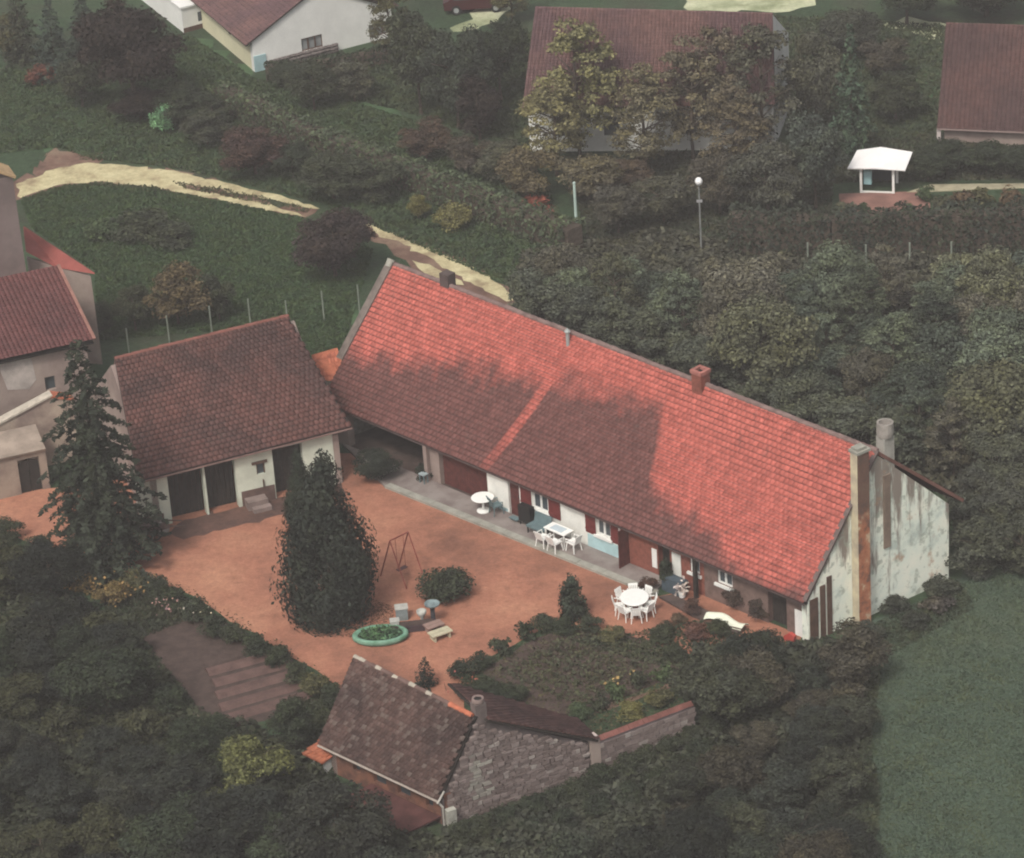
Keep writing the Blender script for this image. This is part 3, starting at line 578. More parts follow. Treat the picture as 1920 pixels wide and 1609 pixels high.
while z < 4.4:
    hgt = rng.uniform(0.12, 0.21); s = rng.uniform(0, 0.2)
    while s < Lg:
        wd = rng.uniform(0.16, 0.40)
        if min(topz(s), topz(s+wd)) > z+hgt+0.05 and s+wd < Lg: cand.append((s+wd/2, z+hgt/2, wd*0.88, hgt*0.84))
        s += wd
    z += hgt
o0 = np.array(out.location); axM = Matrix((gd, -gno*1.0, Z)).transposed()
big = MB(); order_ = sorted(range(len(cand)), key=lambda i: -cand[i][2]*cand[i][3])
sel = set(order_[:300])
pale_me = []
for k in range(8): pm = meshes[k].copy(); pm.materials.append(STONEPALE); pale_me.append(pm); meshes[k].materials.append(STONES)
for i, (s, zc, wd, hg) in enumerate(cand):
    dep = rng.uniform(0.10, 0.15); pale = 0.9+zc*0.22 < s+rng.uniform(-0.2, 0.2)+0.0 and s < 2.4-0.25*zc+rng.uniform(-0.25, 0.25) and zc > 0.8
    P0 = C0+gd*s+Z*zc+gno*(dep-0.10)
    if i in sel:
        k = int(rng.integers(8)); o = link('stone', (pale_me if pale else meshes)[k], None, gw)
        M = Matrix.Translation(Vector(P0-o0)) @ axM.to_4x4() @ Matrix.Diagonal((wd, dep, hg, 1)); o.matrix_basis = M
    else: big.obox(P0-gd*wd/2-Z*hg/2, gd*wd, -gno*dep, Z*hg)
if big.v: tag(big.build('stone_infill', STONES, gw), kind='stuff')
# front (eave side) wall with brick and dark gaps, gutter and downpipe
fdir = unit((oEL-oe)*np.array([1, 1, 0])); fin = gd; f0 = C0+gd*0.12; Lf = np.linalg.norm((oEL-oe)[:2])
OUTWALL = plain('ochre_brick', (0.22, 0.10, 0.065), 0.5, 2.5, c2=(0.10, 0.05, 0.04), bmp=0.4)
gaps = [[0.7, 1.1, 0.55, 1.15], [1.9, 2.6, 0.5, 1.2], [3.2, 3.9, 0.5, 1.2], [4.6, 5.0, 0.6, 1.1]]
wall(f0, f0+fdir*(Lf-0.2), 0, oe[2]+0.1, 0.35, fin, gaps, OUTWALL, out, 'front_wall')
for q in gaps:
    m = MB(); m.obox(f0+fdir*q[0]+fin*0.15+Z*q[2], fdir*(q[1]-q[0]), fin*0.04, Z*(q[3]-q[2])); m.build('window', GLASS, out)
wall(f0+fdir*(Lf-0.2), f0+fdir*(Lf-0.2)+gd*3.4, 0, oe[2]+0.3, 0.3, -fdir, [], MAUVE, out, 'end_wall')
m = MB(); m.tube([oe-Z*0.06-gd*0.05, oEL-Z*0.06-gd*0.05], 0.05, 6); m.build('gutter', plain('pale_gutter', (0.42, 0.36, 0.31), 0.2, 3.0), out)
m = MB(); m.tube([oe-Z*0.06-gd*0.05, oe+gno*0.12-Z*0.3+gd*0.1, oe+gno*0.12+gd*0.1-Z*1.2], 0.045, 6); m.tube([oe+gno*0.1-gd*0.1-Z*0.08, ap*0.12+oe*0.88+gno*0.12], 0.045, 6); m.build('downpipe', plain('pale_pipe', (0.50, 0.47, 0.42), 0.2, 3.0), out)
m = MB(); m.obox(C0+gno*0.06+gd*0.0, gd*0.38, gno*0.25, Z*0.9); m.build('whitewashed_pier', plain('pier', (0.45, 0.44, 0.38), 0.3, 3.0), out)
# low lean-to roof in front
l0, l1, l2, l3 = f0+fdir*0.3-gd*1.5+Z*0.12, f0+fdir*4.0-gd*1.5+Z*0.12, f0+fdir*4.0-gd*0.02+Z*0.32, f0+fdir*0.3-gd*0.02+Z*0.32
m = MB(); m.slab([l0, l1, l2, l3], 0.07); m.build('lean_to_roof', plain('ruddy_sheet', (0.105, 0.042, 0.038), 0.4, 2.0), out)
for q in (l0, l1): m = MB(); m.cbox(q*np.array([1, 1, 0])+gd*0.1, 0.1, 0.1, 0.10, gd, gp); m.build('lean_to_post', DARKWOOD, out)
# shallow back roof, chimney
k0 = C0+gd*(sa+0.45)+Z*(ap[2]-0.28)+gno*0.12; k1 = bt+gno*0.12+gd*0.1
kb = gp*3.2
back_m = tile_mat('brown_back_tiles', (0.15, 0.075, 0.065), (0.10, 0.055, 0.05), None, 0.25)
nbk = unit(np.cross(k1-k0, kb)); nbk = nbk if nbk[2] > 0 else -nbk
m = MB(); m.slab([k0, k1, k1+kb*0.55, k0+kb], 0.08); bk = m.build('back_roof', DARKWOOD, out)
tiled_plane(k1+nbk*0.02, k1+kb*0.55+nbk*0.02, k0+kb+nbk*0.02, k0+nbk*0.02, 12, 24, back_m, bk, single=0)
m = MB(); m.obox(D0-gno*0.1-gd*0.35, gp*2.0, gd*0.3, Z*(bt[2]-0.15)); m.build('back_wall', MAUVE, out)
cc = C0+gd*(sa+0.32)+gp*0.28+Z*(ap[2]-0.5)
m = MB(); m.cbox(cc, 0.46, 0.42, 0.85, gd, gp); ch = m.build('chimney', plain('chimney_grey', (0.19, 0.15, 0.14), 0.4, 3.0, bmp=0.4), out)
m = MB(); m.lathe(cc+Z*0.85, [(0.21, 0), (0.24, 0.08), (0.23, 0.2), (0.165, 0.2), (0.16, 0.08)], 12); m.build('chimney_pot', plain('pot', (0.27, 0.20, 0.18), 0.3, 3.0), ch)
m = MB(); m.lathe(cc+Z*0.96, [(0.168, 0), (0.168, 0.04)], 12); m.build('flue_opening', BLACK, ch)
# garden wall that carries on from its back corner, coped with tiles
gw0 = on_wall(1115, 1387, C0, D0)*np.array([1, 1, 0]); gw1 = G(1300, 1318, 1.55)*np.array([1, 1, 0]); wd_ = unit(gw1-gw0); wn_ = np.array([-wd_[1], wd_[0], 0]); wn_ = wn_ if wn_[1] > 0 else -wn_
gwall = thing('garden_wall', gw0, 'mauve grey rubble garden wall with red tile coping beside the vegetable garden', 'wall')
m = MB(); m.obox(gw0, gw1-gw0, wn_*0.3, Z*1.45); core2 = m.build('wall', plain('wall_mortar', (0.19, 0.155, 0.155), 0.3, 2.0, bmp=0.5), gwall)
LW = np.linalg.norm(gw1-gw0); z = 0.05
axW = Matrix((wd_, wn_, Z)).transposed().to_4x4()
while z < 1.25:
    hg = rng.uniform(0.14, 0.22); s = rng.uniform(0, 0.2)
    while s < LW-0.3:
        wd = rng.uniform(0.22, 0.45); o = link('stone', meshes[int(rng.integers(8))], None, core2)
        o.matrix_basis = Matrix.Translation(Vector(wd_*(s+wd/2)+Z*(z+hg/2)-wn_*0.03)) @ axW @ Matrix.Diagonal((wd*0.92, 0.1, hg*0.88, 1)); s += wd
    z += hg
nt_ = 20
for i in range(nt_):
    m = MB() if i == 0 else m
    if i == 0: m.prism([(-0.02, 0, 0.0), (0.36, 0, 0.0), (0.17, 0, 0.13)], (0, LW/nt_*0.95, 0)); cme = bpy.data.meshes.new('coping_tile'); cme.from_pydata(m.v, [], m.f); cme.materials.append(plain('coping_red', (0.21, 0.085, 0.07), 0.4, 2.0))
    o = link('coping_tile', cme, None, gwall); o.matrix_basis = Matrix.Translation(Vector(wd_*LW*i/nt_+Z*(1.452+rng.uniform(0, 0.015))-wn_*0.02)) @ Matrix((wn_, wd_, Z)).transposed().to_4x4()
m = MB(); m.cbox(gw0+wn_*0.15, 0.42, 0.4, 1.62, wd_, wn_); m.build('pillar', MAUVE, gwall); m = MB(); m.cbox(gw0+wn_*0.15+Z*1.62, 0.3, 0.3, 0.1, wd_, wn_); m.build('pillar_cap', plain('pink_cap_stone', (0.5, 0.4, 0.37), 0.2, 3.0), gwall)
# orange roofed hutch
h0 = G(612, 1440); hut = thing('hutch', h0, 'little hutch with an orange tile roof at the outbuilding corner', 'hutch')
hx = fdir; hy = gd
m = MB(); m.cbox(h0, 0.9, 0.7, 0.62, hx, hy); m.build('body', plain('pale_hutch', (0.42, 0.42, 0.40), 0.3, 3.0), hut)
r0 = h0-hx*0.55-hy*0.55+Z*0.62; r1 = h0+hx*0.55-hy*0.55+Z*0.62; r2 = h0+hx*0.55+hy*0.45+Z*1.02; r3 = h0-hx*0.55+hy*0.45+Z*1.02
m = MB(); m.slab([r1, r0, r3, r2], 0.05); hr = m.build('roof', ORANGE, hut)
tiled_plane(r1, r0, r3, r2, 5, 4, tile_mat('hutch_tiles', (0.36, 0.12, 0.065), (0.26, 0.085, 0.05), None, 0.2), hr, single=20)

# ================================================================= STONE HOUSE AT THE LEFT EDGE
ROOFRED = tile_mat('left_house_tiles', (0.150, 0.060, 0.057), (0.105, 0.046, 0.046), None, 0.10)
lh = thing('stone_house', G(140, 860)*np.array([1, 1, 0]), 'old rendered house with plum red roofs and tall mauve gable at the left edge', 'house')
zl = 4.6
lE1 = G(176, 637, zl); lax = bd                                        # eave runs parallel to the barn
lE0 = lE1-lax*9.0; lR1 = G(108, 498, 6.8); lR0 = lR1-lax*9.0
nl = unit(np.cross(lE1-lE0, lR0-lE0)); nl = nl if nl[2] > 0 else -nl
rf = roof_deck([lE0-nl*0.2, lE1-nl*0.2, lR1-nl*0.2, lR0-nl*0.2], 0.1, DARKWOOD, lh, 'roof')
tiled_plane(lE0, lE1, lR1, lR0, 40, 30, ROOFRED, rf, single=0, stagger=0, th=0.04)
lb1 = lR1+(lR1-lE1)*np.array([1, 1, 0]); lb0 = lb1-lax*9.0; lb1 = lb1+Z*(zl-lb1[2]); lb0 = lb0+Z*(zl-lb0[2])
roof_deck([lR0-nl*0.05, lR1-nl*0.05, lb1, lb0], 0.12, TILE_BACK, lh, 'back_roof')
m = MB(); m.slab([lE1-lax*0.05+nl*0.09, lE1+lax*0.10+nl*0.09, lR1+lax*0.10+nl*0.09, lR1-lax*0.05+nl*0.09], 0.1); m.build('verge', plain('ruddy_verge', (0.30, 0.15, 0.12), 0.3, 3.0), rf)
lw = bn
wf = (lE1*np.array([1, 1, 0])+lw*0.45-lax*0.3)
win_l = [[1.7, 2.2, 2.3, 3.0]]
wall(wf, wf-lax*8.5, 0, zl+0.25, 0.4, lw, win_l, MAUVE, lh, 'front_wall')
m = MB(); m.obox(wf-lax*1.7+lw*0.2+Z*2.3, -lax*0.5, lw*0.03, Z*0.7); m.build('window', GLASS, lh)
pg = [wf+lw*0.41, wf+lw*4.6, wf+lw*4.6+Z*(zl+0.1), wf+lw*((lR1-wf)@lw)+Z*(6.6), wf+lw*0.41+Z*(zl+0.1)]
m = MB(); m.prism(pg, -lax*0.35); m.build('gable_wall', BEIGE, lh)
# lighter worn patch where render has come away
m = MB(); m.prism([wf-lax*3.0-lw*0.012+Z*2.6, wf-lax*2.6-lw*0.012+Z*3.0, wf-lax*2.7-lw*0.012+Z*4.3, wf-lax*4.3-lw*0.012+Z*4.2, wf-lax*4.0-lw*0.012+Z*2.8], -lw*0.004); m.build('worn_render', plain('pale_worn_render', (0.50, 0.44, 0.40), 0.3, 2.0), lh)
# lower wing in front, its edge of pale tiles, wall and arched barn doors
w1 = G(150, 860); w1 = w1*np.array([1, 1, 0])
g1 = on_wall(62, 738, w1-lax*2.9, w1); 
wing = [w1, w1-lax*2.6]
m = MB(); p0 = w1-lax*2.6; p00 = p0-lax*4.0; m.prism([p00, w1, w1+Z*3.1, w1-lax*0.9+Z*3.5, p00+Z*1.7], lw*0.4); m.build('wing', plain('weathered_tan_wall', (0.42, 0.34, 0.27), 0.4, 0.9, c2=(0.24, 0.18, 0.155)), lh)
m = MB(); m.obox(w1-lax*3.6-lw*0.004+Z*1.2, lax*1.6, -lw*0.012, Z*0.75); m.build('dark_opening', SLATEBLUE, lh)
m = MB(); m.slab([p00-lw*0.08+Z*1.80, w1-lax*0.9-lw*0.08+Z*3.60, w1-lax*0.9+lw*0.48+Z*3.60, p00+lw*0.48+Z*1.80], 0.09); m.build('wall_coping', plain('pale_tiles', (0.52, 0.46, 0.38), 0.3, 3.0), lh)
m = MB(); m.slab([w1-lax*0.95-lw*0.08+Z*3.54, w1+lax*0.1-lw*0.08+Z*3.15, w1+lax*0.1+lw*0.6+Z*3.15, w1-lax*0.95+lw*0.6+Z*3.54], 0.09); m.build('coping_tile', ORANGE, lh)
yl = G(0, 935)*np.array([1, 1, 0]); 
wl0 = G(95, 915)*np.array([1, 1, 0]); wl1 = G(-60, 950)*np.array([1, 1, 0]); ld = unit(wl1-wl0); lin = np.array([-ld[1], ld[0], 0]); lin = lin if lin[1] > 0 else -lin
yw = thing('yard_wall', wl0, 'beige yard wall with a dark two leaf gate in front of the left house', 'wall')
wall(wl0, wl1, 0, 2.0, 0.35, lin, [[0.35, 1.35, 0, 1.75]], plain('dull_tan_wall', (0.34, 0.27, 0.215), 0.4, 0.9, c2=(0.20, 0.15, 0.13)), yw, 'wall')
for k in range(2):
    m = MB(); a = wl0+ld*(0.37+k*0.49)+lin*0.1
    m.prism([a, a+ld*0.47, a+ld*0.47+Z*(1.7 if k == 0 else 1.45), a+Z*(1.45 if k == 0 else 1.7)], lin*0.06); m.build('gate_leaf', DARKWOOD, yw)
m = MB(); m.slab([wl0-lin*0.12+Z*2.02, wl1-lin*0.12+Z*2.02, wl1+lin*1.6+Z*2.5, wl0+lin*1.6+Z*2.5], 0.1); m.build('lean_to_roof', plain('lean_beige', (0.36, 0.29, 0.235), 0.4, 1.0), yw)
# tall gable/chimney block and the lower ruddy roof behind
tw = G(45, 480, 6.4); twb = tw*np.array([1, 1, 0])
m = MB(); m.obox(twb, -lax*5.0, lw*1.3, Z*10.6); m.build('tall_gable', plain('tall_mauve', (0.21, 0.165, 0.155), 0.25, 0.8), lh)
m = MB(); m.slab([twb+lax*0.15-lw*0.15+Z*10.6, twb+lax*0.15+lw*1.45+Z*10.6, twb-lax*1.5+lw*1.45+Z*11.6, twb-lax*1.5-lw*0.15+Z*11.6], 0.12); m.build('top_tiles', plain('sandy_tiles', (0.52, 0.36, 0.20), 0.3, 3.0), lh)
q1, q2, q3, q4 = G(178, 512, 5.0), G(108, 500, 5.2), G(50, 470, 6.0), G(45, 424, 6.4)
m = MB(); m.slab([q1, q2, q3, q4], 0.1); m.build('side_roof', plain('ruddy_tiles', (0.30, 0.085, 0.07), 0.25, 1.5, bmp=0.3), lh)
m = MB(); b0 = q1*np.array([1, 1, 0])*0.93+q3*np.array([1, 1, 0])*0.07; b1 = q3*np.array([1, 1, 0]); m.prism([b0, b1, b1+Z*5.6, b0+Z*4.8], lw*0.3); m.build('side_wall', MAUVE, lh)

# ================================================================= HOUSES AT THE TOP
PLUM = tile_mat('plum_tiles', (0.19, 0.105, 0.095), (0.135, 0.078, 0.082), None, 0.12)
# gabled white house at the upper left
w0 = G(478, 135); w0 = w0*np.array([1, 1, 0]); wR = G(745, 66)*np.array([1, 1, 0]); wd = unit(wR-w0)      # gable wall
wL = G(392, 62)*np.array([1, 1, 0]); wl_ = unit(wL-w0)                                                    # yellow eave wall
wh = thing('white_house', w0, 'white gabled house with a plum roof and yellow side wall at the upper left', 'house')
ze = on_wall(472, 78, w0, wR)[2]; rise = (on_wall(568, 0, w0, wR)[2]-ze)/((on_wall(568, 0, w0, wR)-w0)@wd)
Wd = 9.6; zap = ze+rise*Wd/2; Ld = 11.0
winin = wl_ - wd*(wl_@wd); winin = unit(winin)
wn1 = [[(on_wall(566, 90, w0, wR)-w0)@wd, (on_wall(606, 90, w0, wR)-w0)@wd, on_wall(586, 92, w0, wR)[2], on_wall(586, 68, w0, wR)[2]], [(on_wall(692, 60, w0, wR)-w0)@wd, (on_wall(732, 60, w0, wR)-w0)@wd, on_wall(712, 66, w0, wR)[2], on_wall(712, 43, w0, wR)[2]]]
wall(w0, w0+wd*Wd, 0, ze, 0.35, winin, wn1, WHITEREND, wh, 'gable_wall')
m = MB(); m.prism([w0+Z*ze, w0+wd*Wd+Z*ze, w0+wd*Wd/2+Z*zap], winin*0.35); m.build('gable_top', WHITEREND, wh)
for q in wn1:
    n = 3; ww = (q[1]-q[0])/n; m = MB(); fr = MB()
    for i in range(n+1): fr.obox(w0+wd*(q[0]+i*ww-0.04)+winin*0.05+Z*q[2], wd*0.08, winin*0.06, Z*(q[3]-q[2]))
    for zz in (q[2], q[3]-0.07): fr.obox(w0+wd*q[0]+winin*0.04+Z*zz, wd*(q[1]-q[0]), winin*0.05, Z*0.07)
    f = fr.build('window', BROWNWOOD, wh); m.obox(w0+wd*q[0]+winin*0.13+Z*q[2], wd*(q[1]-q[0]), winin*0.03, Z*(q[3]-q[2])); m.build('pane', plain('grey_pane', (0.30, 0.32, 0.32), 0.3, 1.0, rough=0.2), f)
wall(w0+wl_*0.36, w0+wl_*Ld, 0, ze, 0.35, wd, [], CREAM, wh, 'side_wall')
for (xx, yy) in ((465, 78), (432, 57)):
    q = on_wall(xx, yy, w0, w0+wl_); a = (q-w0)@wl_; m = MB(); m.obox(w0+wl_*a-wd*0.02+Z*(q[2]-0.3), wl_*0.35, wd*0.018, Z*0.75); m.build('window', GLASS, wh)
e0 = w0-wd*0.5-winin*0.15+Z*(ze-rise*0.5+0.12); e1 = e0+wl_*Ld; r0 = w0+wd*Wd/2-winin*0.15+Z*(zap+0.12); r1 = r0+wl_*Ld; k0 = w0+wd*(Wd+0.5)-winin*0.15+Z*(ze-rise*0.5+0.12); k1 = k0+wl_*Ld
for a, b, c, d in ((e0, e1, r1, r0), (k0, k1, r1, r0)):
    nn = unit(np.cross(b-a, d-a)); nn = nn if nn[2] > 0 else -nn
    rf = roof_deck([a-nn*0.06, b-nn*0.06, c-nn*0.06, d-nn*0.06], 0.1, DARKWOOD, wh, 'roof'); tiled_plane(a, b, c, d, 36, 22, PLUM, rf, single=0, stagger=0, th=0.04)
m = MB(); m.obox(w0-winin*0.08+wd*0.0, wd*0.8, winin*0.07, Z*1.0); m.build('plinth', BLUEBASE, wh)
tr = thing('log_pile', G(570, 128)*np.array([1, 1, 0]), 'long dark stack of logs under the window of the white house', 'log pile')
lgm = None
for zz in range(3):
    for k in range(14):
        if lgm is None:
            m = MB(); m.tube([np.zeros(3), wd*0.36], [0.11, 0.10], 6); lgm = bpy.data.meshes.new('log'); lgm.from_pydata(m.v, [], m.f); lgm.materials.append(plain('weathered_logs', (0.19, 0.16, 0.15), 0.6, 5.0))
        o = link('log', lgm, None, tr); o.location = Vector(w0+wd*(0.9+k*0.335)-winin*(0.25+0.05*(zz % 2))+Z*(0.12+zz*0.19)-np.array(tr.location)); o.rotation_euler = (rng.normal(0, 0.05), rng.normal(0, 0.05), rng.normal(0, 0.08))
# pale annex further left
an0 = G(345, 62)*np.array([1, 1, 0]); an1 = G(452, 32)*np.array([1, 1, 0]); ad = unit(an1-an0); an2 = G(250, -12)*np.array([1, 1, 0]); al = unit(an2-an0)
anx = thing('white_annex', an0, 'low white flat roofed annex with small dark openings left of the white house', 'annex')
m = MB(); La = 3.4; Lb = 8.0; m.prism([an0, an0+ad*La, an0+ad*La+al*Lb, an0+al*Lb], Z*1.6); m.build('walls', WHITEREND, anx)
m = MB(); m.prism([an0-ad*0.1-al*0.1+Z*1.602, an0+ad*(La+0.1)-al*0.1+Z*1.602, an0+ad*(La+0.1)+al*(Lb+0.1)+Z*1.602, an0-ad*0.1+al*(Lb+0.1)+Z*1.602], Z*0.12); m.build('flat_roof', WHITEREND, anx)
for a in (1.1, 2.3): m = MB(); m.obox(an0+ad*a-unit(al-ad*(al@ad))*0.02+Z*0.5, ad*0.4, unit(al-ad*(al@ad))*0.018, Z*0.6); m.build('window', GLASS, anx)
m = MB(); m.obox(an0-unit(al-ad*(al@ad))*0.03, ad*La, unit(al-ad*(al@ad))*0.028, Z*0.3); m.build('plinth', BROWNWOOD, anx)
# broad plum roofed house, top centre
h0_ = G(985, 285)*np.array([1, 1, 0]); h1_ = G(1452, 280)*np.array([1, 1, 0]); hd = unit(h1_-h0_); hn = np.array([-hd[1], hd[0], 0])
hc = thing('plum_roof_house', h0_, 'broad white house with a large plum tiled roof behind airy trees, top centre', 'house')
ce0 = on_wall(979, 205, h0_-hn*0.4, h0_-hn*0.4+hd); ce1 = on_wall(1453, 196, h0_-hn*0.4, h0_-hn*0.4+hd); gv = unit(G(1482, 200)-G(1452, 280)); cz = on_wall(1449, 24, h1_, h1_+gv)[2]
cr0 = G(1004, 12, cz); cr1 = G(1449, 24, cz)
nn = unit(np.cross(ce1-ce0, cr0-ce0)); nn = nn if nn[2] > 0 else -nn
rf = roof_deck([ce0-nn*0.35, ce1-nn*0.35, cr1-nn*0.35, cr0-nn*0.35], 0.1, DARKWOOD, hc, 'roof'); tiled_plane(ce0, ce1, cr1, cr0, 64, 34, PLUM, rf, single=0, stagger=0, th=0.04)
Lc = np.linalg.norm(h1_-h0_); cw = [[a, a+0.9, 0.9, 2.1] for a in (1.5, 4.2, 8.5, 11.6)]
wall(h0_+hd*0.3, h1_-hd*0.1, 0, ce0[2], 0.3, hn, cw, WHITEREND, hc, 'front_wall')
for q in cw:
    m = MB(); m.obox(h0_+hd*(0.3+q[0])+hn*0.12+Z*q[2], hd*0.9, hn*0.04, Z*1.2); m.build('window', GLASS, hc)
dep = (cr1-ce1)@hn
gb = h1_-hd*0.1+hn*0.31; 
ctop = on_wall(1478, 60, gb, gb+hn+hd*0.0)
gB = G(1482, 200)*np.array([1, 1, 0]); gT = on_wall(1478, 62, h1_, h1_+gv); gP = on_wall(1449, 26, h1_, h1_+gv)
m = MB(); m.prism([h1_, gB, gT, gP-Z*0.05, h1_+Z*(ce1[2]+0.1)], -hd*0.3); m.build('gable_wall', WHITEREND, hc)
roof_deck([cr0-nn*0.05, cr1-nn*0.05, cr1+hn*dep*0.75-Z*(cz*0.3), cr0+hn*dep*0.75-Z*(cz*0.3)], 0.12, TILE_BACK, hc, 'back_roof')
# chimney flashing dots
m = MB(); q = on_plane(1146, 90, cr0, nn); m.cbox(q-Z*0.2, 0.22, 0.22, 0.7, hd, hn); m.build('vent_pipe', PAINTWHITE, hc)
# house cut by the right edge
x0_ = G(1757, 268)*np.array([1, 1, 0]); xd = unit(G(1925, 275)-G(1757, 268)); xn = np.array([-xd[1], xd[0], 0])
hr_ = thing('plain_roof_house', x0_, 'house with one plain brownish plum roof cut by the upper right edge', 'house')
de0 = on_wall(1757, 240, x0_-xn*0.4, x0_-xn*0.4+xd); de1 = de0+xd*11.0; dr0 = G(1774, 42, 6.2); dr1 = dr0+xd*11.0
nn = unit(np.cross(de1-de0, dr0-de0)); nn = nn if nn[2] > 0 else -nn
rf = roof_deck([de0-nn*0.2, de1-nn*0.2, dr1-nn*0.2, dr0-nn*0.2], 0.1, DARKWOOD, hr_, 'roof')
tiled_plane(de0, de1, dr1, dr0, 44, 40, tile_mat('brown_plum_tiles', (0.14, 0.075, 0.068), (0.105, 0.062, 0.06), None, 0.1), rf, single=0, stagger=0, th=0.04)
m = MB(); m.obox(x0_+xd*0.4, xd*10, xn*((dr0-de0)@xn*1.8), Z*(de0[2]-0.1)); m.build('walls', MAUVE, hr_)
m = MB(); m.obox(de0-Z*0.1-xn*0.03, xd*11, xn*0.03, Z*0.1); m.build('gutter', plain('pink_fascia', (0.36, 0.26, 0.24), 0.2, 2.0), hr_)
m = MB(); m.cbox(de0*np.array([1, 1, 0])+xd*0.08+xn*0.2, 0.22, 0.22, de0[2]-0.1, xd, xn); m.build('white_post', plain('pinkish_white', (0.55, 0.48, 0.46), 0.1, 2.0), hr_)
# white open pavilion
pv = G(1645, 362); pd_ = unit(G(1676, 362)-G(1618, 360)); pn = np.array([-pd_[1], pd_[0], 0])
pav = thing('pavilion', pv, 'white roofed open garden pavilion on a low brick terrace', 'pavilion')
ph = on_wall(1645, 314, pv, pv+pd_)[2]
for a in (-0.87, 0.87):
    for b in (0, 1.5): m = MB(); m.cbox(pv+pd_*a+pn*b, 0.13, 0.13, ph, pd_, pn); m.build('post', PAINTWHITE, pav)
m = MB(); m.obox(pv-pd_*0.80-pn*0.05, pd_*1.6, pn*0.1, Z*0.1); m.build('sill', PAINTWHITE, pav)
rz = ph+0.03; hw = 1.5
a0, a1 = pv-pd_*1.55-pn*0.35+Z*rz, pv+pd_*1.55-pn*0.35+Z*rz; am = pv-pn*0.35+Z*(rz+0.06)
b0, b1 = a0+pn*2.0+Z*0.25, a1+pn*2.0+Z*0.25; bm_ = am+pn*2.0+Z*0.42
b0 = b0+pd_*0.25; b1 = b1+pd_*0.15
PVR = plain('pavilion_white', (0.84, 0.82, 0.80), 0.05, 1.0)
m = MB(); m.slab([a0, am, bm_, b0], 0.06); m.build('roof_panel', PVR, pav); m = MB(); m.slab([am, a1, b1, bm_], 0.06); m.build('roof_panel', PVR, pav)
m = MB(); m.obox(pv+pn*1.56-pd_*0.8, pd_*1.6, pn*0.05, Z*(ph-0.05)); m.build('back_screen', plain('dark_blue_screen', (0.035, 0.04, 0.05), 0.3, 2.0), pav)
m = MB(); m.obox(pv+pn*0.3-pd_*0.78+Z*0.35, pd_*0.42, pn*0.3, Z*0.75); m.build('cupboard', plain('turquoise', (0.30, 0.48, 0.50), 0.1, 2.0), pav)
m = MB(); t0_, t1_ = G(1575, 400), G(1745, 395); td = unit(t1_-t0_); m.obox(t0_, t1_-t0_, np.array([-td[1], td[0], 0])*2.6, Z*0.03); t = m.build('paving', plain('pink_paving', (0.30, 0.16, 0.13), 0.35, 1.0, bmp=0.3)); t['kind'] = 'structure'
m = MB(); t0_, t1_ = G(1700, 362), G(1950, 352); td = unit(t1_-t0_); m.prism([t0_, G(1745, 347), G(1960, 345), t1_], Z*0.05); t = m.build('path', plain('pale_path', (0.42, 0.38, 0.26), 0.4, 1.2)); t['kind'] = 'structure'

# ================================================================= PLANTS
def leaves(P, Nn, size, aspect=1.5, r=None):
    """a small diamond leaf at each point, roughly facing Nn"""
    k = len(P); r = r or rng
    N = Nn + r.normal(0, 0.55, (k, 3)); N /= np.linalg.norm(N, axis=1, keepdims=True)
    T = np.cross(N, r.normal(0, 1, (k, 3))); T /= np.linalg.norm(T, axis=1, keepdims=True); Bv = np.cross(N, T)
    s = (size*r.uniform(0.6, 1.4, k))[:, None]
    V = np.stack([P-T*s*aspect/2, P+Bv*s/2+N*s*0.12, P+T*s*aspect/2, P-Bv*s/2+N*s*0.12], 1)
    return V.reshape(-1, 3), np.arange(4*k).reshape(-1, 4)
def dirs(k): d = rng.normal(0, 1, (k, 3)); return d/np.linalg.norm(d, axis=1, keepdims=True)
def crown_round(W, H, n, size, nb=26, cr=0.26, z0=0.0, gap=0.0, spire=0.0):
    c = dirs(nb)*(rng.uniform(0.25, 1.0, nb)**0.5)[:, None]; c = c*np.array([W/2*(1-cr), W/2*(1-cr), H/2*(1-cr*0.8)]); c[:, 2] += H/2
    if spire: f = 1-spire*np.clip(c[:, 2]/H, 0, 1); c[:, :2] *= f[:, None]
    rad = W*cr*rng.uniform(0.6, 1.2, nb); w = rad**2; idx = rng.choice(nb, n, p=w/w.sum()); d = dirs(n); d[:, 2] = np.where(d[:, 2] < -0.4, -d[:, 2]*0.5, d[:, 2])
    P = c[idx]+d*(rad[idx]*rng.uniform(0.55+gap*-0.3, 1.08, n))[:, None]*np.array([1, 1, 0.85])
    P[:, 2] = np.maximum(P[:, 2], 0.02); P[:, 2] += z0
    return leaves(P, d+np.array([0, 0, 0.35]), size)
def crown_spruce(W, H, size, tiers=24, per=14, n=70, droop=0.25, z0=0.0, power=0.8):
    Ps = []; Ns = []
    for k in range(tiers):
        zt = (k+0.4)/tiers; r = W/2*(1-zt)**power*rng.uniform(0.85, 1.1)+0.08
        m_ = max(4, int(per*(1-zt*0.75)))
        for j in range(m_):
            a = 2*math.pi*(j+rng.uniform(-0.4, 0.4))/m_+k*0.7; L = r*rng.uniform(0.55, 1.25); q = max(8, int(n*L/(W/2))); t = rng.uniform(0.1, 1.0, q)**0.7
            side = rng.normal(0, 0.13*L, q)*(1.1-t)+rng.normal(0, 0.05, q)
            x = L*t; zz = H*zt+rng.normal(0, 0.05, q)-droop*L*t**2+0.10*L*t
            P = np.stack([x*math.cos(a)-side*math.sin(a), x*math.sin(a)+side*math.cos(a), zz], 1); Ps.append(P); Ns.append(np.tile([0.35*math.cos(a), 0.35*math.sin(a), 1.0], (q, 1)))
    P = np.concatenate(Ps); P[:, 2] = np.maximum(P[:, 2], 0.03)+z0
    return leaves(P, np.concatenate(Ns), size, 2.2)
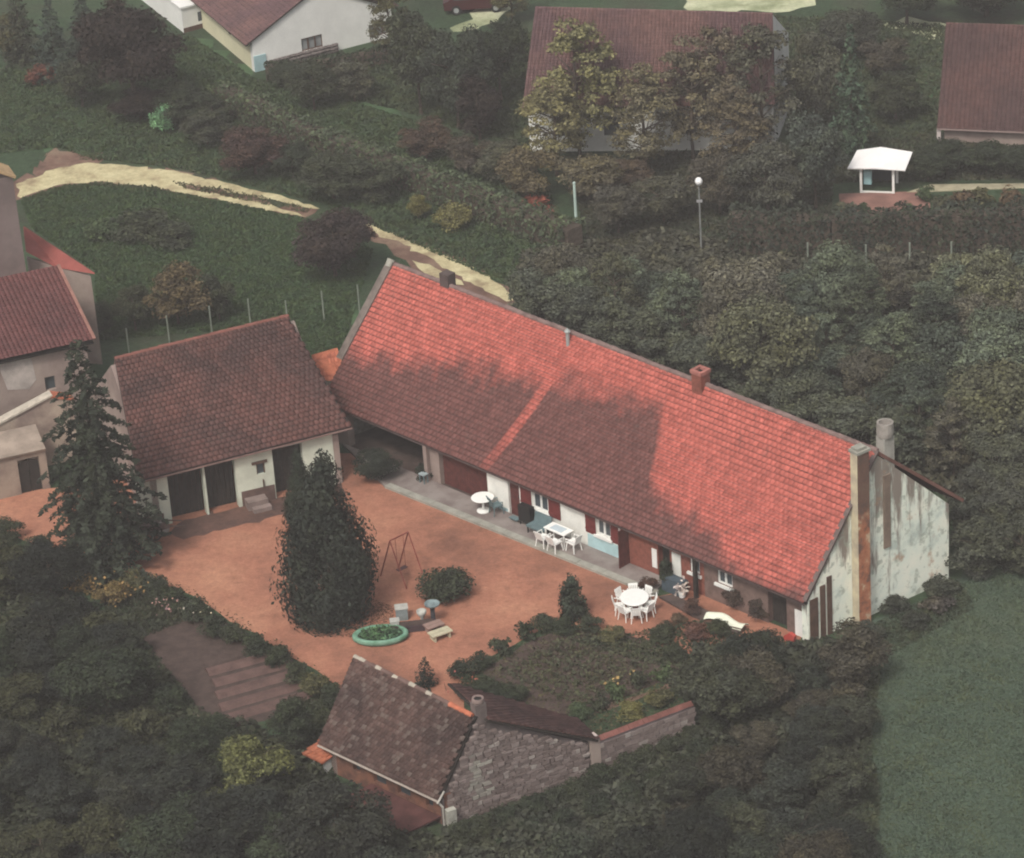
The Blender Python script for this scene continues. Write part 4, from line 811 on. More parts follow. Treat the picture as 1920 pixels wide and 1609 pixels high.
def crown_thuja(W, H, n, size, lobes=60):
    a = rng.uniform(0, 2*math.pi, lobes); zc = rng.uniform(0.02, 0.95, lobes)**1.1
    prof = lambda q: np.sin(np.pi*np.clip(q, 0, 1)**0.62)**0.75*(1-0.55*q)
    rr = W/2*0.84*prof(zc)*rng.uniform(0.5, 1.15, lobes); c = np.stack([rr*np.cos(a), rr*np.sin(a), H*zc*0.93], 1); rad = W*0.15*rng.uniform(0.5, 1.6, lobes)*(1.15-0.6*zc)
    i = rng.choice(lobes, n, p=rad**2/(rad**2).sum()); d = dirs(n); P = c[i]+d*(rad[i]*rng.uniform(0.4, 1.1, n))[:, None]*np.array([1, 1, 1.9]); P[:, 2] = np.maximum(P[:, 2], 0.02)
    nrm = d.copy(); nrm[:, :2] += 0.8*np.stack([np.cos(a[i]), np.sin(a[i])], 1)
    return leaves(P, nrm, size, 2.0)
def limbs(H, W, r, nl=6, z0=0.25):
    m = MB(); m.tube([(0, 0, -0.1), (W*0.01, 0, H*0.3), (-W*0.015, W*0.01, H*0.62), (0, 0, H*0.88)], [r, r*0.8, r*0.5, r*0.12], 7)
    for k in range(nl):
        a = k*2.4+rng.uniform(-0.3, 0.3); zs = H*rng.uniform(z0, 0.65); L = W*rng.uniform(0.25, 0.42); e = np.array([math.cos(a)*L, math.sin(a)*L, zs+L*rng.uniform(0.4, 0.9)])
        m.tube([(0, 0, zs), e*np.array([0.5, 0.5, 1])*1.0-np.array([0, 0, (e[2]-zs)*0.4]), e], [r*0.42, r*0.28, r*0.08], 5)
    me = bpy.data.meshes.new('trunk'); me.from_pydata(m.v, [], m.f); me.materials.append(BARK); return me
PROTO = {}
def reg(kind, W, H, geos, trunk=None, mat=None):
    L = []
    for V, Fc in geos: me = mesh_np('crown', V, Fc); me.materials.append(mat or LEAF); L.append(me)
    PROTO[kind] = (W, H, L, trunk)
reg('broad', 5.5, 6.5, [crown_round(5.5, 5.4, 15000, 0.135, 34, 0.19, 1.1) for _ in range(4)], limbs(5.8, 5.5, 0.17))
reg('young', 3.2, 4.2, [crown_round(3.2, 3.6, 8000, 0.10, 24, 0.20, 0.6) for _ in range(4)], limbs(3.7, 3.2, 0.10))
reg('airy', 4.6, 7.0, [crown_round(4.6, 6.3, 7500, 0.10, 75, 0.10, 0.7, 0.5, 0.45) for _ in range(3)], limbs(6.6, 4.2, 0.11, 12, 0.12))
reg('shrub', 1.6, 1.4, [crown_round(1.6, 1.4, 2300, 0.075, 18, 0.24) for _ in range(4)])
reg('bush', 0.8, 0.6, [crown_round(0.8, 0.6, 520, 0.07, 9, 0.28) for _ in range(3)])
reg('dome', 2.3, 1.5, [crown_round(2.3, 1.5, 5200, 0.085, 40, 0.22)])
reg('spruce', 4.6, 10.5, [crown_spruce(4.6, 9.8, 0.11, 28, 14, 100, 0.5, 0.7, 0.6)], limbs(10.3, 1.5, 0.19, 3), NEEDLE)
reg('fir', 2.4, 5.0, [crown_spruce(2.4, 4.9, 0.085, 20, 11, 50, 0.2, 0.15) for _ in range(2)], limbs(4.9, 1.0, 0.09, 2), NEEDLE)
reg('small_fir', 1.2, 1.9, [crown_spruce(1.2, 1.85, 0.055, 11, 8, 34, 0.12, 0.06) for _ in range(2)], limbs(1.8, 0.5, 0.04, 2), NEEDLE)
reg('thuja', 4.4, 8.0, [crown_thuja(4.4, 8.0, 24000, 0.105, 80)], limbs(7.4, 2.0, 0.2, 4), NEEDLE)
reg('juniper', 1.7, 2.2, [crown_thuja(1.7, 2.2, 2600, 0.085, 30)], limbs(2.0, 0.8, 0.06, 3), NEEDLE)
count = {}
def plant(kind, name, loc, W, H, color, label, cat, group=None):
    w0_, h0__, L, tr_ = PROTO[kind]; k = count.get(kind, 0); count[kind] = k+1
    root = thing(name, loc, label, cat, group, rng.uniform(0, 6.28)); root.scale = (W/w0_, W/w0_, H/h0__)
    cr = link('crown' if tr_ else 'foliage', L[k % len(L)], None, root); cr.color = (*color, 1)
    if tr_: link('trunk', tr_, None, root)
    return root
def at_px(kind, name, x, yb, yt, w, color, label, cat, group=None):
    P = G(x, yb); s = ppm(P); return plant(kind, name, P, w/s, max(0.25, (yb-yt)/(s*0.891)), color, label, cat, group)
DK = (0.026, 0.033, 0.022); DK2 = (0.034, 0.040, 0.027); GRY = (0.060, 0.062, 0.046); OLV = (0.070, 0.068, 0.036); BRN = (0.075, 0.052, 0.034)
RED = (0.060, 0.034, 0.030); COP = (0.020, 0.015, 0.014); YG = (0.105, 0.100, 0.040); BLG = (0.036, 0.052, 0.044); GRN = (0.045, 0.065, 0.034); AUT = (0.115, 0.085, 0.040)
T = at_px
def cover(name, poly, n, size, h, color, label, cat, upright=False):
    xs = [p[0] for p in poly]; ys = [p[1] for p in poly]; out_ = []
    Pw = [G(*p)[:2] for p in poly]; lo = np.min(Pw, 0); hi = np.max(Pw, 0)
    q = rng.uniform(lo, hi, (n*3, 2)); k = np.zeros(len(q), bool)
    for (x0, y0), (x1, y1) in zip(Pw, Pw[1:]+Pw[:1]):
        if y0 != y1: k ^= ((y0 > q[:, 1]) != (y1 > q[:, 1])) & (q[:, 0] < (x1-x0)*(q[:, 1]-y0)/(y1-y0)+x0)
    q = q[k][:n]; hh = h*(0.5+0.5*np.sin(q[:, 0]*1.3+np.sin(q[:, 1]*0.9)*2)*np.sin(q[:, 1]*1.1+1)); hh = np.maximum(hh, h*0.12)
    P = np.stack([q[:, 0], q[:, 1], rng.uniform(0.1, 1.0, len(q))*hh], 1); N = np.tile([0, 0, 1.0], (len(P), 1)) if not upright else np.stack([rng.normal(0, 1, len(P)), rng.normal(0, 1, len(P)), np.full(len(P), 0.5)], 1)
    V, Fc = leaves(P, N, size, 1.6 if not upright else 2.6); me = mesh_np(name, V, Fc); me.materials.append(BLADE if upright else LEAF); o = link(name, me); o.color = (*color, 1); tag(o, label, cat, kind='stuff')
# the trees of the yard
T('spruce', 'spruce_tree', 203, 1062, 640, 225, (0.024, 0.030, 0.022), 'tall drooping dark spruce in front of the barn\'s left end', 'spruce')
T('thuja', 'thuja_tree', 628, 1155, 838, 192, (0.021, 0.026, 0.021), 'tall dense dark thuja standing in the middle of the red yard', 'thuja')
T('thuja', 'thuja_tree', 573, 1000, 838, 80, (0.024, 0.031, 0.022), 'slim dark thuja in front of the barn\'s white panel', 'thuja')
T('juniper', 'juniper_bush', 1076, 1158, 1072, 72, (0.030, 0.038, 0.028), 'pointed dark juniper between the terrace and the vegetable garden', 'juniper')
T('dome', 'clipped_shrub', 832, 1118, 1072, 106, (0.030, 0.036, 0.024), 'clipped dark dome shaped shrub on the red gravel', 'shrub')
T('small_fir', 'young_fir', 800, 1288, 1230, 44, (0.018, 0.024, 0.02), 'little dark fir behind the outbuilding\'s ridge', 'fir')
T('juniper', 'juniper_bush', 175, 1100, 1030, 84, (0.026, 0.032, 0.024), 'low dark conifer at the foot of the tall spruce', 'juniper')
T('young', 'dark_tree', 705, 900, 840, 95, (0.022, 0.026, 0.02), 'dark tree in the corner before the open cart shed', 'tree')
T('shrub', 'dark_shrub', 795, 900, 868, 40, (0.02, 0.024, 0.02), 'small dark shrub beside the mauve post of the cart shed', 'shrub')
# top
T('broad', 'copper_beech', 255, 215, 5, 215, COP, 'huge round copper beech darker than its neighbours at the upper left', 'tree')
T('fir', 'fir_tree', 108, 150, 8, 92, BLG, 'bluish dark fir left of the copper beech', 'fir')
T('fir', 'fir_tree', 165, 110, -20, 80, BLG, 'bluish fir half behind the copper beech', 'fir')
T('fir', 'fir_tree', 45, 118, -20, 80, DK2, 'dark fir at the upper left corner', 'fir')
T('broad', 'olive_tree', 20, 110, 30, 90, OLV, 'olive coloured tree at the top of the left edge', 'tree')
T('shrub', 'reddish_shrub', 75, 158, 122, 66, (0.10, 0.04, 0.03), 'reddish shrub below the firs at the upper left', 'shrub')
T('shrub', 'pale_green_shrub', 312, 246, 200, 66, (0.10, 0.20, 0.11), 'pale bright green shrub in front of the copper beech', 'shrub')
T('young', 'dark_tree', 155, 200, 110, 100, DK2, 'dark bushy tree under the firs left of the copper beech', 'tree')
T('young', 'dark_tree', 345, 235, 165, 130, DK, 'low dark tree below the pale green shrub', 'tree')
T('young', 'dark_tree', 265, 225, 170, 120, COP, 'dark purplish bush at the foot of the copper beech', 'tree')
T('young', 'dark_tree', 400, 240, 185, 90, DK2, 'dark green tree at the upper end of the clipped hedge', 'tree')
T('broad', 'copper_tree', 480, 330, 250, 150, (0.045, 0.028, 0.026), 'broad reddish brown tree between hedge and track', 'tree')
T('broad', 'dark_tree', 625, 375, 290, 140, DK2, 'rounded dark tree right of the reddish brown tree above the track', 'tree')
T('young', 'dark_tree', 550, 335, 275, 85, DK, 'small dark tree against the lower side of the clipped hedge', 'tree')
T('young', 'dark_tree', 390, 275, 215, 100, (0.036, 0.040, 0.03), 'dull green bush left of the reddish brown tree', 'tree')
T('young', 'dark_tree', 700, 380, 300, 120, DK2, 'dull dark bush between the rounded tree and the yellow green cone', 'tree')
T('broad', 'dark_red_tree', 630, 520, 400, 165, (0.030, 0.022, 0.022), 'dark reddish tree hiding the bend of the track', 'tree')
T('young', 'yellow_green_cone', 785, 412, 358, 46, YG, 'narrow yellow green cone shaped tree above the track', 'tree')
T('shrub', 'yellow_green_shrub', 852, 428, 382, 74, (0.115, 0.11, 0.05), 'round yellow green shrub right of the yellow green cone', 'shrub')
T('shrub', 'red_shrub', 1005, 398, 370, 76, (0.17, 0.05, 0.035), 'low rusty red shrub left of the pale green pole', 'shrub')
T('broad', 'dark_tree', 590, 205, 118, 100, DK2, 'dark tree in front of the log pile', 'tree')
T('young', 'dark_tree', 545, 160, 120, 90, DK, 'low dark bush below the corner of the white house', 'tree')
T('young', 'grey_tree', 665, 190, 120, 90, GRY, 'greyish small tree below the white gable', 'tree')
T('airy', 'olive_tree', 735, 120, -60, 120, OLV, 'olive tree standing right of the white gable', 'tree')
T('broad', 'dark_tree', 790, 215, 30, 130, DK2, 'tall dark green tree left of the plum roofed house', 'tree')
T('broad', 'dark_tree', 860, 240, 60, 140, (0.034, 0.042, 0.033), 'tall grey green tree second left of the plum roofed house', 'tree')
T('broad', 'dark_tree', 940, 190, 40, 130, DK, 'dark tree right against the left end of the plum roofed house', 'tree')
T('young', 'dark_tree', 900, 262, 150, 110, COP, 'dark purplish tree in front of the left end of the plum roofed house', 'tree')
T('airy', 'olive_tree', 960, 40, -60, 110, OLV, 'pale olive tree beside the drive at the top', 'tree')
T('airy', 'birch_tree', 1088, 300, 40, 220, (0.125, 0.12, 0.062), 'tall airy olive brown tree in front of the plum roof', 'tree')
T('airy', 'birch_tree', 1045, 330, 150, 190, (0.125, 0.115, 0.06), 'shorter airy olive tree left of the tall airy one', 'tree')
T('young', 'brown_tree', 990, 380, 265, 120, (0.085, 0.070, 0.043), 'rusty brown tree left of the pale green pole', 'tree')
T('young', 'brown_tree', 1105, 380, 290, 130, (0.08, 0.070, 0.046), 'rusty brown tree behind the pale green pole', 'tree')
T('airy', 'brown_tree', 1380, 330, 170, 180, (0.088, 0.074, 0.052), 'thin brown tree in front of the dark thin corner tree', 'tree')
T('airy', 'brown_tree', 1350, 275, 45, 170, (0.095, 0.080, 0.062), 'tall thin mauve tree against the middle of the plum roof', 'tree')
T('young', 'brown_tree', 1180, 355, 305, 110, (0.07, 0.052, 0.04), 'dull brown bush below the white front wall', 'tree')
T('airy', 'brown_tree', 1210, 330, 130, 190, (0.098, 0.088, 0.056), 'thin brownish tree before the white front wall', 'tree')
T('airy', 'brown_tree', 1300, 300, 80, 200, (0.098, 0.086, 0.060), 'mauve brown thin tree before the right half of the plum roof', 'tree')
T('airy', 'dark_tree', 1430, 290, 50, 200, (0.060, 0.060, 0.046), 'dark thin tree covering the right corner of the plum roof', 'tree')
T('young', 'brown_tree', 800, 300, 232, 110, (0.055, 0.038, 0.03), 'dull reddish bush below the tall dark green tree', 'tree')
T('young', 'dark_tree', 885, 325, 250, 100, (0.05, 0.042, 0.035), 'dull bush right of the reddish bush above the hedge', 'tree')
T('young', 'dark_tree', 940, 345, 270, 100, GRY, 'grey green bush above the lower end of the clipped hedge', 'tree')
T('fir', 'grey_fir', 1597, 300, 60, 95, (0.042, 0.066, 0.045), 'tall narrow grey green fir left of the pavilion', 'fir')
T('broad', 'grey_tree', 1530, 250, 60, 130, GRY, 'grey tree right of the plum roofed house', 'tree')
T('broad', 'grey_tree', 1530, 390, 220, 130, (0.045, 0.055, 0.046), 'grey green tree in front of the narrow grey green fir', 'tree')
T('young', 'dark_tree', 1680, 225, 140, 110, DK2, 'dark tree up the slope behind the pavilion', 'tree')
T('young', 'brown_tree', 1660, 150, 75, 110, (0.05, 0.045, 0.035), 'brownish tree beside the pale drive', 'tree')
T('broad', 'dark_tree', 1590, 110, 20, 120, (0.04, 0.044, 0.036), 'dark tree below the pale drive', 'tree')
T('broad', 'dark_tree', 1700, 45, -60, 150, DK, 'very dark tree at the top beyond the plain brownish roof', 'tree')
T('broad', 'dark_tree', 1850, 30, -70, 190, (0.022, 0.024, 0.018), 'very dark broad tree over the roof at the upper right corner', 'tree')
T('broad', 'grey_tree', 1440, 420, 280, 150, (0.052, 0.054, 0.044), 'grey brown tree right of the lamp with the white globe', 'tree')
T('broad', 'grey_tree', 1350, 400, 290, 120, (0.058, 0.052, 0.042), 'dull brown tree behind the lamp with the white globe', 'tree')
T('young', 'grey_tree', 1245, 420, 320, 120, (0.052, 0.052, 0.04), 'dull tree left of the lamp with the white globe', 'tree')
T('young', 'grey_tree', 1160, 440, 345, 110, (0.05, 0.048, 0.04), 'dull tree right of the pale green pole', 'tree')
T('shrub', 'pale_shrub', 1620, 262, 236, 40, (0.10, 0.11, 0.08), 'pale grey shrub behind the pavilion roof', 'shrub')
for k, (x, yb, yt, w) in enumerate(((1775, 318, 268, 110), (1850, 325, 270, 110), (1920, 330, 268, 100), (1740, 340, 285, 80))):
    T('young', 'dark_tree', x, yb, yt, w, DK, 'dark bush below the plain brownish plum roof', 'bush', 'dark bushes below the plain roof')
for k, (x, yb, yt, w, c) in enumerate(((1735, 378, 352, 40, GRN), (1765, 392, 365, 40, GRY), (1800, 390, 362, 50, BRN), (1840, 385, 358, 50, OLV), (1890, 388, 358, 60, BRN), (1590, 402, 380, 40, GRY), (1620, 404, 384, 30, GRN), (1700, 402, 382, 30, GRN))):
    T('bush', 'garden_bush', x, yb, yt, w, c, 'little bush edging the brick terrace of the pavilion', 'bush', 'bushes edging the pavilion terrace')
# clipped hedges
def hedge(pts, wid, hgt, color, label, dens=75):
    pts = [np.array(p)*np.array([1, 1, 0]) for p in pts]; root = thing('clipped_hedge', pts[0], label, 'hedge'); Ps = []; Ns = []
    core = MB()
    for a, b in zip(pts[:-1], pts[1:]):
        d = unit(b-a); n = np.array([-d[1], d[0], 0]); L = np.linalg.norm(b-a); k = int(L*(2*hgt+wid)*dens); t = rng.uniform(0, L, k); q = rng.uniform(0, 2*hgt+wid, k)
        side = np.where(q < hgt, -wid/2, np.where(q < hgt+wid, q-hgt-wid/2, wid/2)); zz = np.where(q < hgt, q, np.where(q < hgt+wid, hgt, 2*hgt+wid-q))
        bumpy = 0.09*np.sin(t*2.1)+0.06*np.sin(t*5.3+1)
        P = a+d*t[:, None]+n*(side*(1+bumpy))[:, None]+Z*(zz*(1+0.7*bumpy))[:, None]+rng.normal(0, 0.05, (k, 3)); Ps.append(P)
        Ns.append(np.where((q < hgt)[:, None], -n, np.where((q < hgt+wid)[:, None], Z, n)))
        core.obox(a-n*wid*0.4, b-a, n*wid*0.8, Z*hgt*0.9)
    V, Fc = leaves(np.concatenate(Ps)-pts[0], np.concatenate(Ns), 0.13); me = mesh_np('foliage', V, Fc); me.materials.append(LEAF); o = link('foliage', me, None, root); o.color = (*color, 1)
    o = core.build('branches', BARK, root); return root
hedge(px((412, 205), (470, 225), (560, 275), (700, 328), (860, 390), (990, 440), (1080, 475)), 1.3, 1.6, (0.052, 0.068, 0.042), 'long clipped hedge running slantwise across the upper gardens')
hedge(px((1370, 470), (1560, 478), (1960, 462)), 1.4, 2.3, (0.030, 0.036, 0.028), 'tall dark hedge below the pavilion terrace')
hedge(px((500, 152), (610, 140), (730, 118)), 0.9, 1.0, DK, 'low dark hedge along the foot of the white gable')
# meadow bushes
T('shrub', 'meadow_bush', 265, 440, 395, 120, DK2, 'flat dark bush in the middle of the rough meadow', 'bush')
T('shrub', 'meadow_bush', 200, 445, 410, 90, GRN, 'green bush left of the flat dark bush in the meadow', 'bush')
T('shrub', 'meadow_bush', 330, 455, 420, 100, DK2, 'dark bush right of the flat dark bush in the meadow', 'bush')
T('young', 'autumn_tree', 335, 610, 505, 130, (0.075, 0.058, 0.034), 'autumn brown tree behind the barn roof', 'tree')
T('young', 'dark_tree', 412, 600, 515, 70, DK2, 'dark tree right of the autumn brown tree behind the barn', 'tree')
T('young', 'dark_tree', 255, 620, 530, 90, (0.04, 0.045, 0.028), 'green brown tree left of the autumn brown tree behind the barn', 'tree')
T('young', 'dark_tree', 185, 640, 570, 70, DK2, 'dark bush beside the plum red roof at left', 'tree')
# flower and shrub border on the yard's lower left edge
bord = [(20, 1015, 60, DK2), (70, 1045, 70, DK2), (115, 1075, 70, OLV), (160, 1110, 70, AUT), (210, 1130, 70, AUT), (255, 1110, 64, OLV), (290, 1118, 60, DK2), (330, 1140, 60, DK), (365, 1165, 60, DK2), (400, 1190, 56, DK), (440, 1205, 54, DK2), (480, 1228, 60, DK), (520, 1250, 56, DK), (555, 1280, 56, DK2), (590, 1300, 60, OLV), (625, 1320, 56, DK)]
for k, (x, y, w, c) in enumerate(bord):
    lab = {DK: 'dark shrub in the border left of the yard', DK2: 'green shrub in the border left of the yard', OLV: 'olive shrub in the border left of the yard', AUT: 'golden brown shrub in the border by the low conifer'}[c]
    T('shrub', 'border_shrub', x, y, y-40, w, c, lab, 'shrub', 'shrubs in the border along the yard')
def flowers(name, pts, color, size, label, cat, h=(0.3, 0.8), n=14):
    root = thing(name, pts[0], label, cat); Ps = []
    for p in pts: Ps.append(np.array(p)-pts[0]+np.stack([rng.normal(0, 0.35, n), rng.normal(0, 0.35, n), rng.uniform(*h, n)], 1))
    P = np.concatenate(Ps); V, Fc = leaves(P, np.tile([-0.2, -0.6, 0.8], (len(P), 1)), size, 1.1); me = mesh_np('blossom', V, Fc); me.materials.append(LEAF); o = link('blossom', me, None, root); o.color = (*color, 1); tag(o, kind='stuff')
    m = MB()
    for q in P[::3]: m.tube([(q[0]*0.9, q[1]*0.9, 0), q], 0.012, 3)
    m2 = MB(); me = bpy.data.meshes.new('stems'); me.from_pydata(m.v, [], m.f); me.materials.append(BARK); tag(link('stems', me, None, root), kind='stuff')
flowers('golden_flowers', px((120, 1105), (150, 1120), (185, 1130), (225, 1140), (250, 1125)), (0.20, 0.125, 0.055), 0.12, 'golden brown flower heads beside the low dark conifer', 'flowers', (0.5, 1.1), 16)
flowers('pink_flowers', px((310, 1150), (325, 1160)), (0.30, 0.18, 0.19), 0.10, 'pinkish flowers in the border left of the yard', 'flowers')
flowers('pale_flowers', px((365, 1168), (380, 1175)), (0.5, 0.45, 0.38), 0.09, 'pale flowers on the yard edge of the border', 'flowers', (0.5, 0.9), 5)
# vegetable garden edge
vg = [(870, 1272, 60, DK), (905, 1250, 50, DK), (945, 1225, 46, DK2), (985, 1200, 46, DK), (1020, 1180, 50, DK2), (1055, 1185, 56, DK), (1110, 1185, 50, DK2), (1150, 1200, 50, OLV), (1240, 1205, 54, DK2), (1262, 1235, 50, DK2), (1090, 1345, 50, GRN), (1120, 1330, 44, DK2), (1160, 1310, 44, GRN), (1200, 1290, 40, DK2), (1240, 1275, 44, GRN), (1180, 1345, 60, YG), (1235, 1320, 60, OLV), (1280, 1295, 60, DK2), (920, 1300, 70, DK), (965, 1310, 60, DK), (880, 1305, 60, DK2)]
for x, y, w, c in vg:
    lab = {DK: 'dark bush edging the vegetable garden', DK2: 'green bush edging the vegetable garden', GRN: 'fresh green bush on the garden path side', OLV: 'olive bush at the corner of the vegetable garden', YG: 'yellow green patch bush inside the garden wall'}[c]
    T('bush' if w < 50 else 'shrub', 'garden_bush', x, y, y-28, w, c, lab, 'bush', 'bushes round the vegetable garden')
cover('needle_litter', [(545, 1130), (600, 1110), (680, 1115), (740, 1140), (735, 1175), (680, 1195), (600, 1195), (550, 1170)], 5200, 0.05, 0.035, (0.085, 0.045, 0.035), 'brown fallen needles round the foot of the tall thuja', 'needles')
flowers('orange_flowers', px((1148, 1298), (1180, 1285)), (0.32, 0.22, 0.10), 0.11, 'yellow and orange flowers beside the garden path', 'flowers', (0.2, 0.5), 9)
flowers('red_flowers', px((860, 1290), (875, 1300)), (0.28, 0.09, 0.08), 0.09, 'reddish flowers behind the outbuilding chimney', 'flowers', (0.2, 0.6), 10)
# planted rows, one object that nobody could count
Ps = []
c0_, c1_, c2_, c3_ = G(930, 1262), G(1085, 1190), G(1265, 1228), G(1075, 1330)
for k in range(9):
    t = (k+0.5)/9; a = c0_*(1-t)+c1_*t; b = c3_*(1-t)+c2_*t; n = 200
    q = rng.uniform(0, 1, n)[:, None]; Ps.append(a+(b-a)*q+np.stack([rng.normal(0, 0.13, n), rng.normal(0, 0.13, n), rng.uniform(0.02, 0.2, n)], 1))
P = np.concatenate(Ps); V, Fc = leaves(P, np.tile([0, 0, 1.0], (len(P), 1)), 0.10); me = mesh_np('vegetable_rows', V, Fc); me.materials.append(LEAF); o = link('vegetable_rows', me); o.color = (0.050, 0.054, 0.034, 1); tag(o, 'low rows of leafy vegetables in the walled garden', 'vegetables', kind='stuff')
rootb = thing('vegetable_bed', G(470, 1290), 'ridged purplish bare vegetable bed left of the outbuilding', 'vegetable bed')
for k, (p, q) in enumerate((((388, 1262), (515, 1228)), ((400, 1282), (545, 1244)), ((405, 1305), (560, 1262)), ((412, 1328), (575, 1282)), ((425, 1348), (590, 1300)))):
    a, b = G(*p), G(*q); d = unit(b-a); n = np.array([-d[1], d[0], 0]); m = MB(); m.prism([a-n*0.34, a-n*0.14+Z*0.14, a+n*0.14+Z*0.15, a+n*0.34], b-a); m.build('soil_ridge', SOILPURPLE, rootb)
m = MB(); a, b = G(362, 1345), G(410, 1372); m.obox(a, b-a, np.array([0.04, 0.02, 0]), Z*0.22); m.build('edge_board', plain('pale_board', (0.34, 0.27, 0.22), 0.2, 3.0), rootb)

# ---- thickets: every tree a tree
def poly_in(p, poly):
    x, y = p; c = False
    for (x0, y0), (x1, y1) in zip(poly, poly[1:]+poly[:1]):
        if (y0 > y) != (y1 > y) and x < (x1-x0)*(y-y0)/(y1-y0)+x0: c = not c
    return c
def thicket(poly, dmin, n, kinds, sizes, colors, label, group, cat='tree', avoid=()):
    got = []; xs = [p[0] for p in poly]; ys = [p[1] for p in poly]; tries = 0
    while len(got) < n and tries < 6000:
        tries += 1; x, y = rng.uniform(min(xs), max(xs)), rng.uniform(min(ys), max(ys))
        if not poly_in((x, y), poly): continue
        P = G(x, y)
        if any(np.linalg.norm(P-q) < dmin for q in got): continue
        if any(poly_in((x, y), a) for a in avoid): continue
        got.append(P); k = int(rng.integers(len(kinds))); W, H = sizes[k]; f = rng.uniform(0.75, 1.2); ci = int(rng.integers(len(colors))); c = np.array(colors[ci][0])*rng.uniform(0.68, 1.3)
        plant(kinds[k], 'thicket_tree' if cat == 'tree' else 'thicket_bush', P, W*f, H*f*rng.uniform(0.85, 1.1), tuple(c), label % colors[ci][1], cat, group)
# wood behind the farmhouse
thicket([(990, 540), (1100, 545), (1300, 585), (1400, 605), (1560, 585), (1960, 555), (1960, 920), (1840, 950), (1700, 860), (1500, 775), (1330, 715), (1180, 645), (1040, 590)], 2.1, 84, ('broad', 'young', 'young', 'airy'), ((4.2, 4.3), (3.4, 3.4), (2.8, 2.8), (3.4, 4.2)), (((0.072, 0.088, 0.064), 'grey green'), ((0.090, 0.094, 0.062), 'olive'), ((0.048, 0.060, 0.048), 'dull dark'), ((0.088, 0.084, 0.066), 'brownish')), '%s tree in the wood behind the farmhouse', 'trees of the wood behind the farmhouse')
for x, y, w, h_ in ((1010, 606, 130, 110), (1085, 636, 120, 95), (1160, 668, 130, 100), (1240, 700, 130, 105), (1330, 736, 140, 110), (1420, 772, 130, 100), (1500, 805, 140, 105), (1590, 842, 130, 100), (1690, 880, 130, 110)):
    T('broad' if w > 135 else 'young', 'ridge_tree', x, y, y-h_, w, (0.062, 0.070, 0.054) if w > 125 else (0.048, 0.054, 0.044), 'grey green tree close behind the farmhouse ridge', 'tree', 'trees close behind the farmhouse ridge')
thicket([(1815, 950), (1850, 900), (1960, 860), (1960, 1080), (1830, 1080)], 1.7, 14, ('broad', 'young'), ((3.6, 3.8), (3.0, 3.0)), (((0.05, 0.055, 0.042), 'grey green'), ((0.045, 0.048, 0.04), 'dull dark')), '%s tree beyond the stained gable of the farmhouse', 'trees beyond the gable')
# lower left
thicket([(-60, 1070), (120, 1110), (260, 1190), (330, 1350), (360, 1420), (560, 1500), (640, 1640), (-60, 1720)], 1.9, 46, ('broad', 'young', 'shrub', 'young'), ((3.6, 3.0), (2.8, 2.3), (2.2, 1.4), (2.4, 1.8)), (((0.018, 0.021, 0.018), 'blackish'), ((0.026, 0.034, 0.022), 'dark green'), ((0.036, 0.038, 0.023), 'olive'), ((0.022, 0.024, 0.020), 'dull dark')), '%s tree in the lower left thicket', 'trees of the lower left thicket', avoid=([(-60, 1120), (90, 1130), (110, 1200), (-60, 1220)],))
T('young', 'yellow_green_tree', 482, 1490, 1365, 140, (0.085, 0.09, 0.036), 'yellow green tree in front of the outbuilding\'s left end', 'tree')
T('young', 'yellow_green_tree', 440, 1560, 1470, 110, (0.05, 0.055, 0.028), 'dull yellow green tree below the brighter yellow green one', 'tree')
T('young', 'dark_tree', 555, 1410, 1305, 90, DK, 'dark tree against the left end of the outbuilding', 'tree')
T('young', 'dark_tree', 640, 1620, 1530, 130, DK2, 'dark green bush below the ruddy lean to roof', 'tree')
# lower right
thicket([(1320, 1285), (1420, 1275), (1540, 1290), (1620, 1290), (1600, 1420), (1590, 1690), (720, 1740), (680, 1680), (830, 1675), (960, 1640), (1150, 1580), (1260, 1530), (1345, 1460), (1350, 1330)], 1.75, 62, ('broad', 'young', 'shrub', 'young'), ((3.2, 2.8), (2.6, 2.3), (1.9, 1.3), (2.2, 1.9)), (((0.026, 0.032, 0.025), 'dark green'), ((0.036, 0.040, 0.029), 'grey green'), ((0.042, 0.038, 0.029), 'brownish'), ((0.022, 0.026, 0.022), 'dull dark')), '%s tree in the lower right thicket', 'trees of the lower right thicket')
thicket([(1540, 1215), (1800, 1085), (1960, 1000), (1960, 1060), (1820, 1120), (1620, 1235)], 1.5, 14, ('shrub', 'bush'), ((1.6, 0.8), (1.2, 0.5)), (((0.050, 0.045, 0.042), 'mauve grey'), ((0.045, 0.050, 0.04), 'grey green')), '%s low bush at the foot of the stained gable', 'low bushes by the gable', 'bush')
for x, y, w in ((865, 1575, 60), (905, 1562, 56), (950, 1545, 60), (1000, 1528, 60), (1045, 1510, 60), (1085, 1495, 64), (1130, 1470, 70), (1175, 1450, 64), (1215, 1432, 56), (1255, 1412, 56), (1295, 1395, 56), (1335, 1370, 60), (1330, 1320, 60), (1320, 1420, 64), (1280, 1450, 64), (1230, 1470, 60), (1180, 1500, 64), (1120, 1525, 64), (1060, 1550, 60), (1000, 1570, 64)):
    T('shrub', 'border_shrub', x, y, y-34, w, DK2 if x % 2 else DK, 'dark shrub at the foot of the stone gable', 'shrub', 'shrubs at the foot of the stone gable')
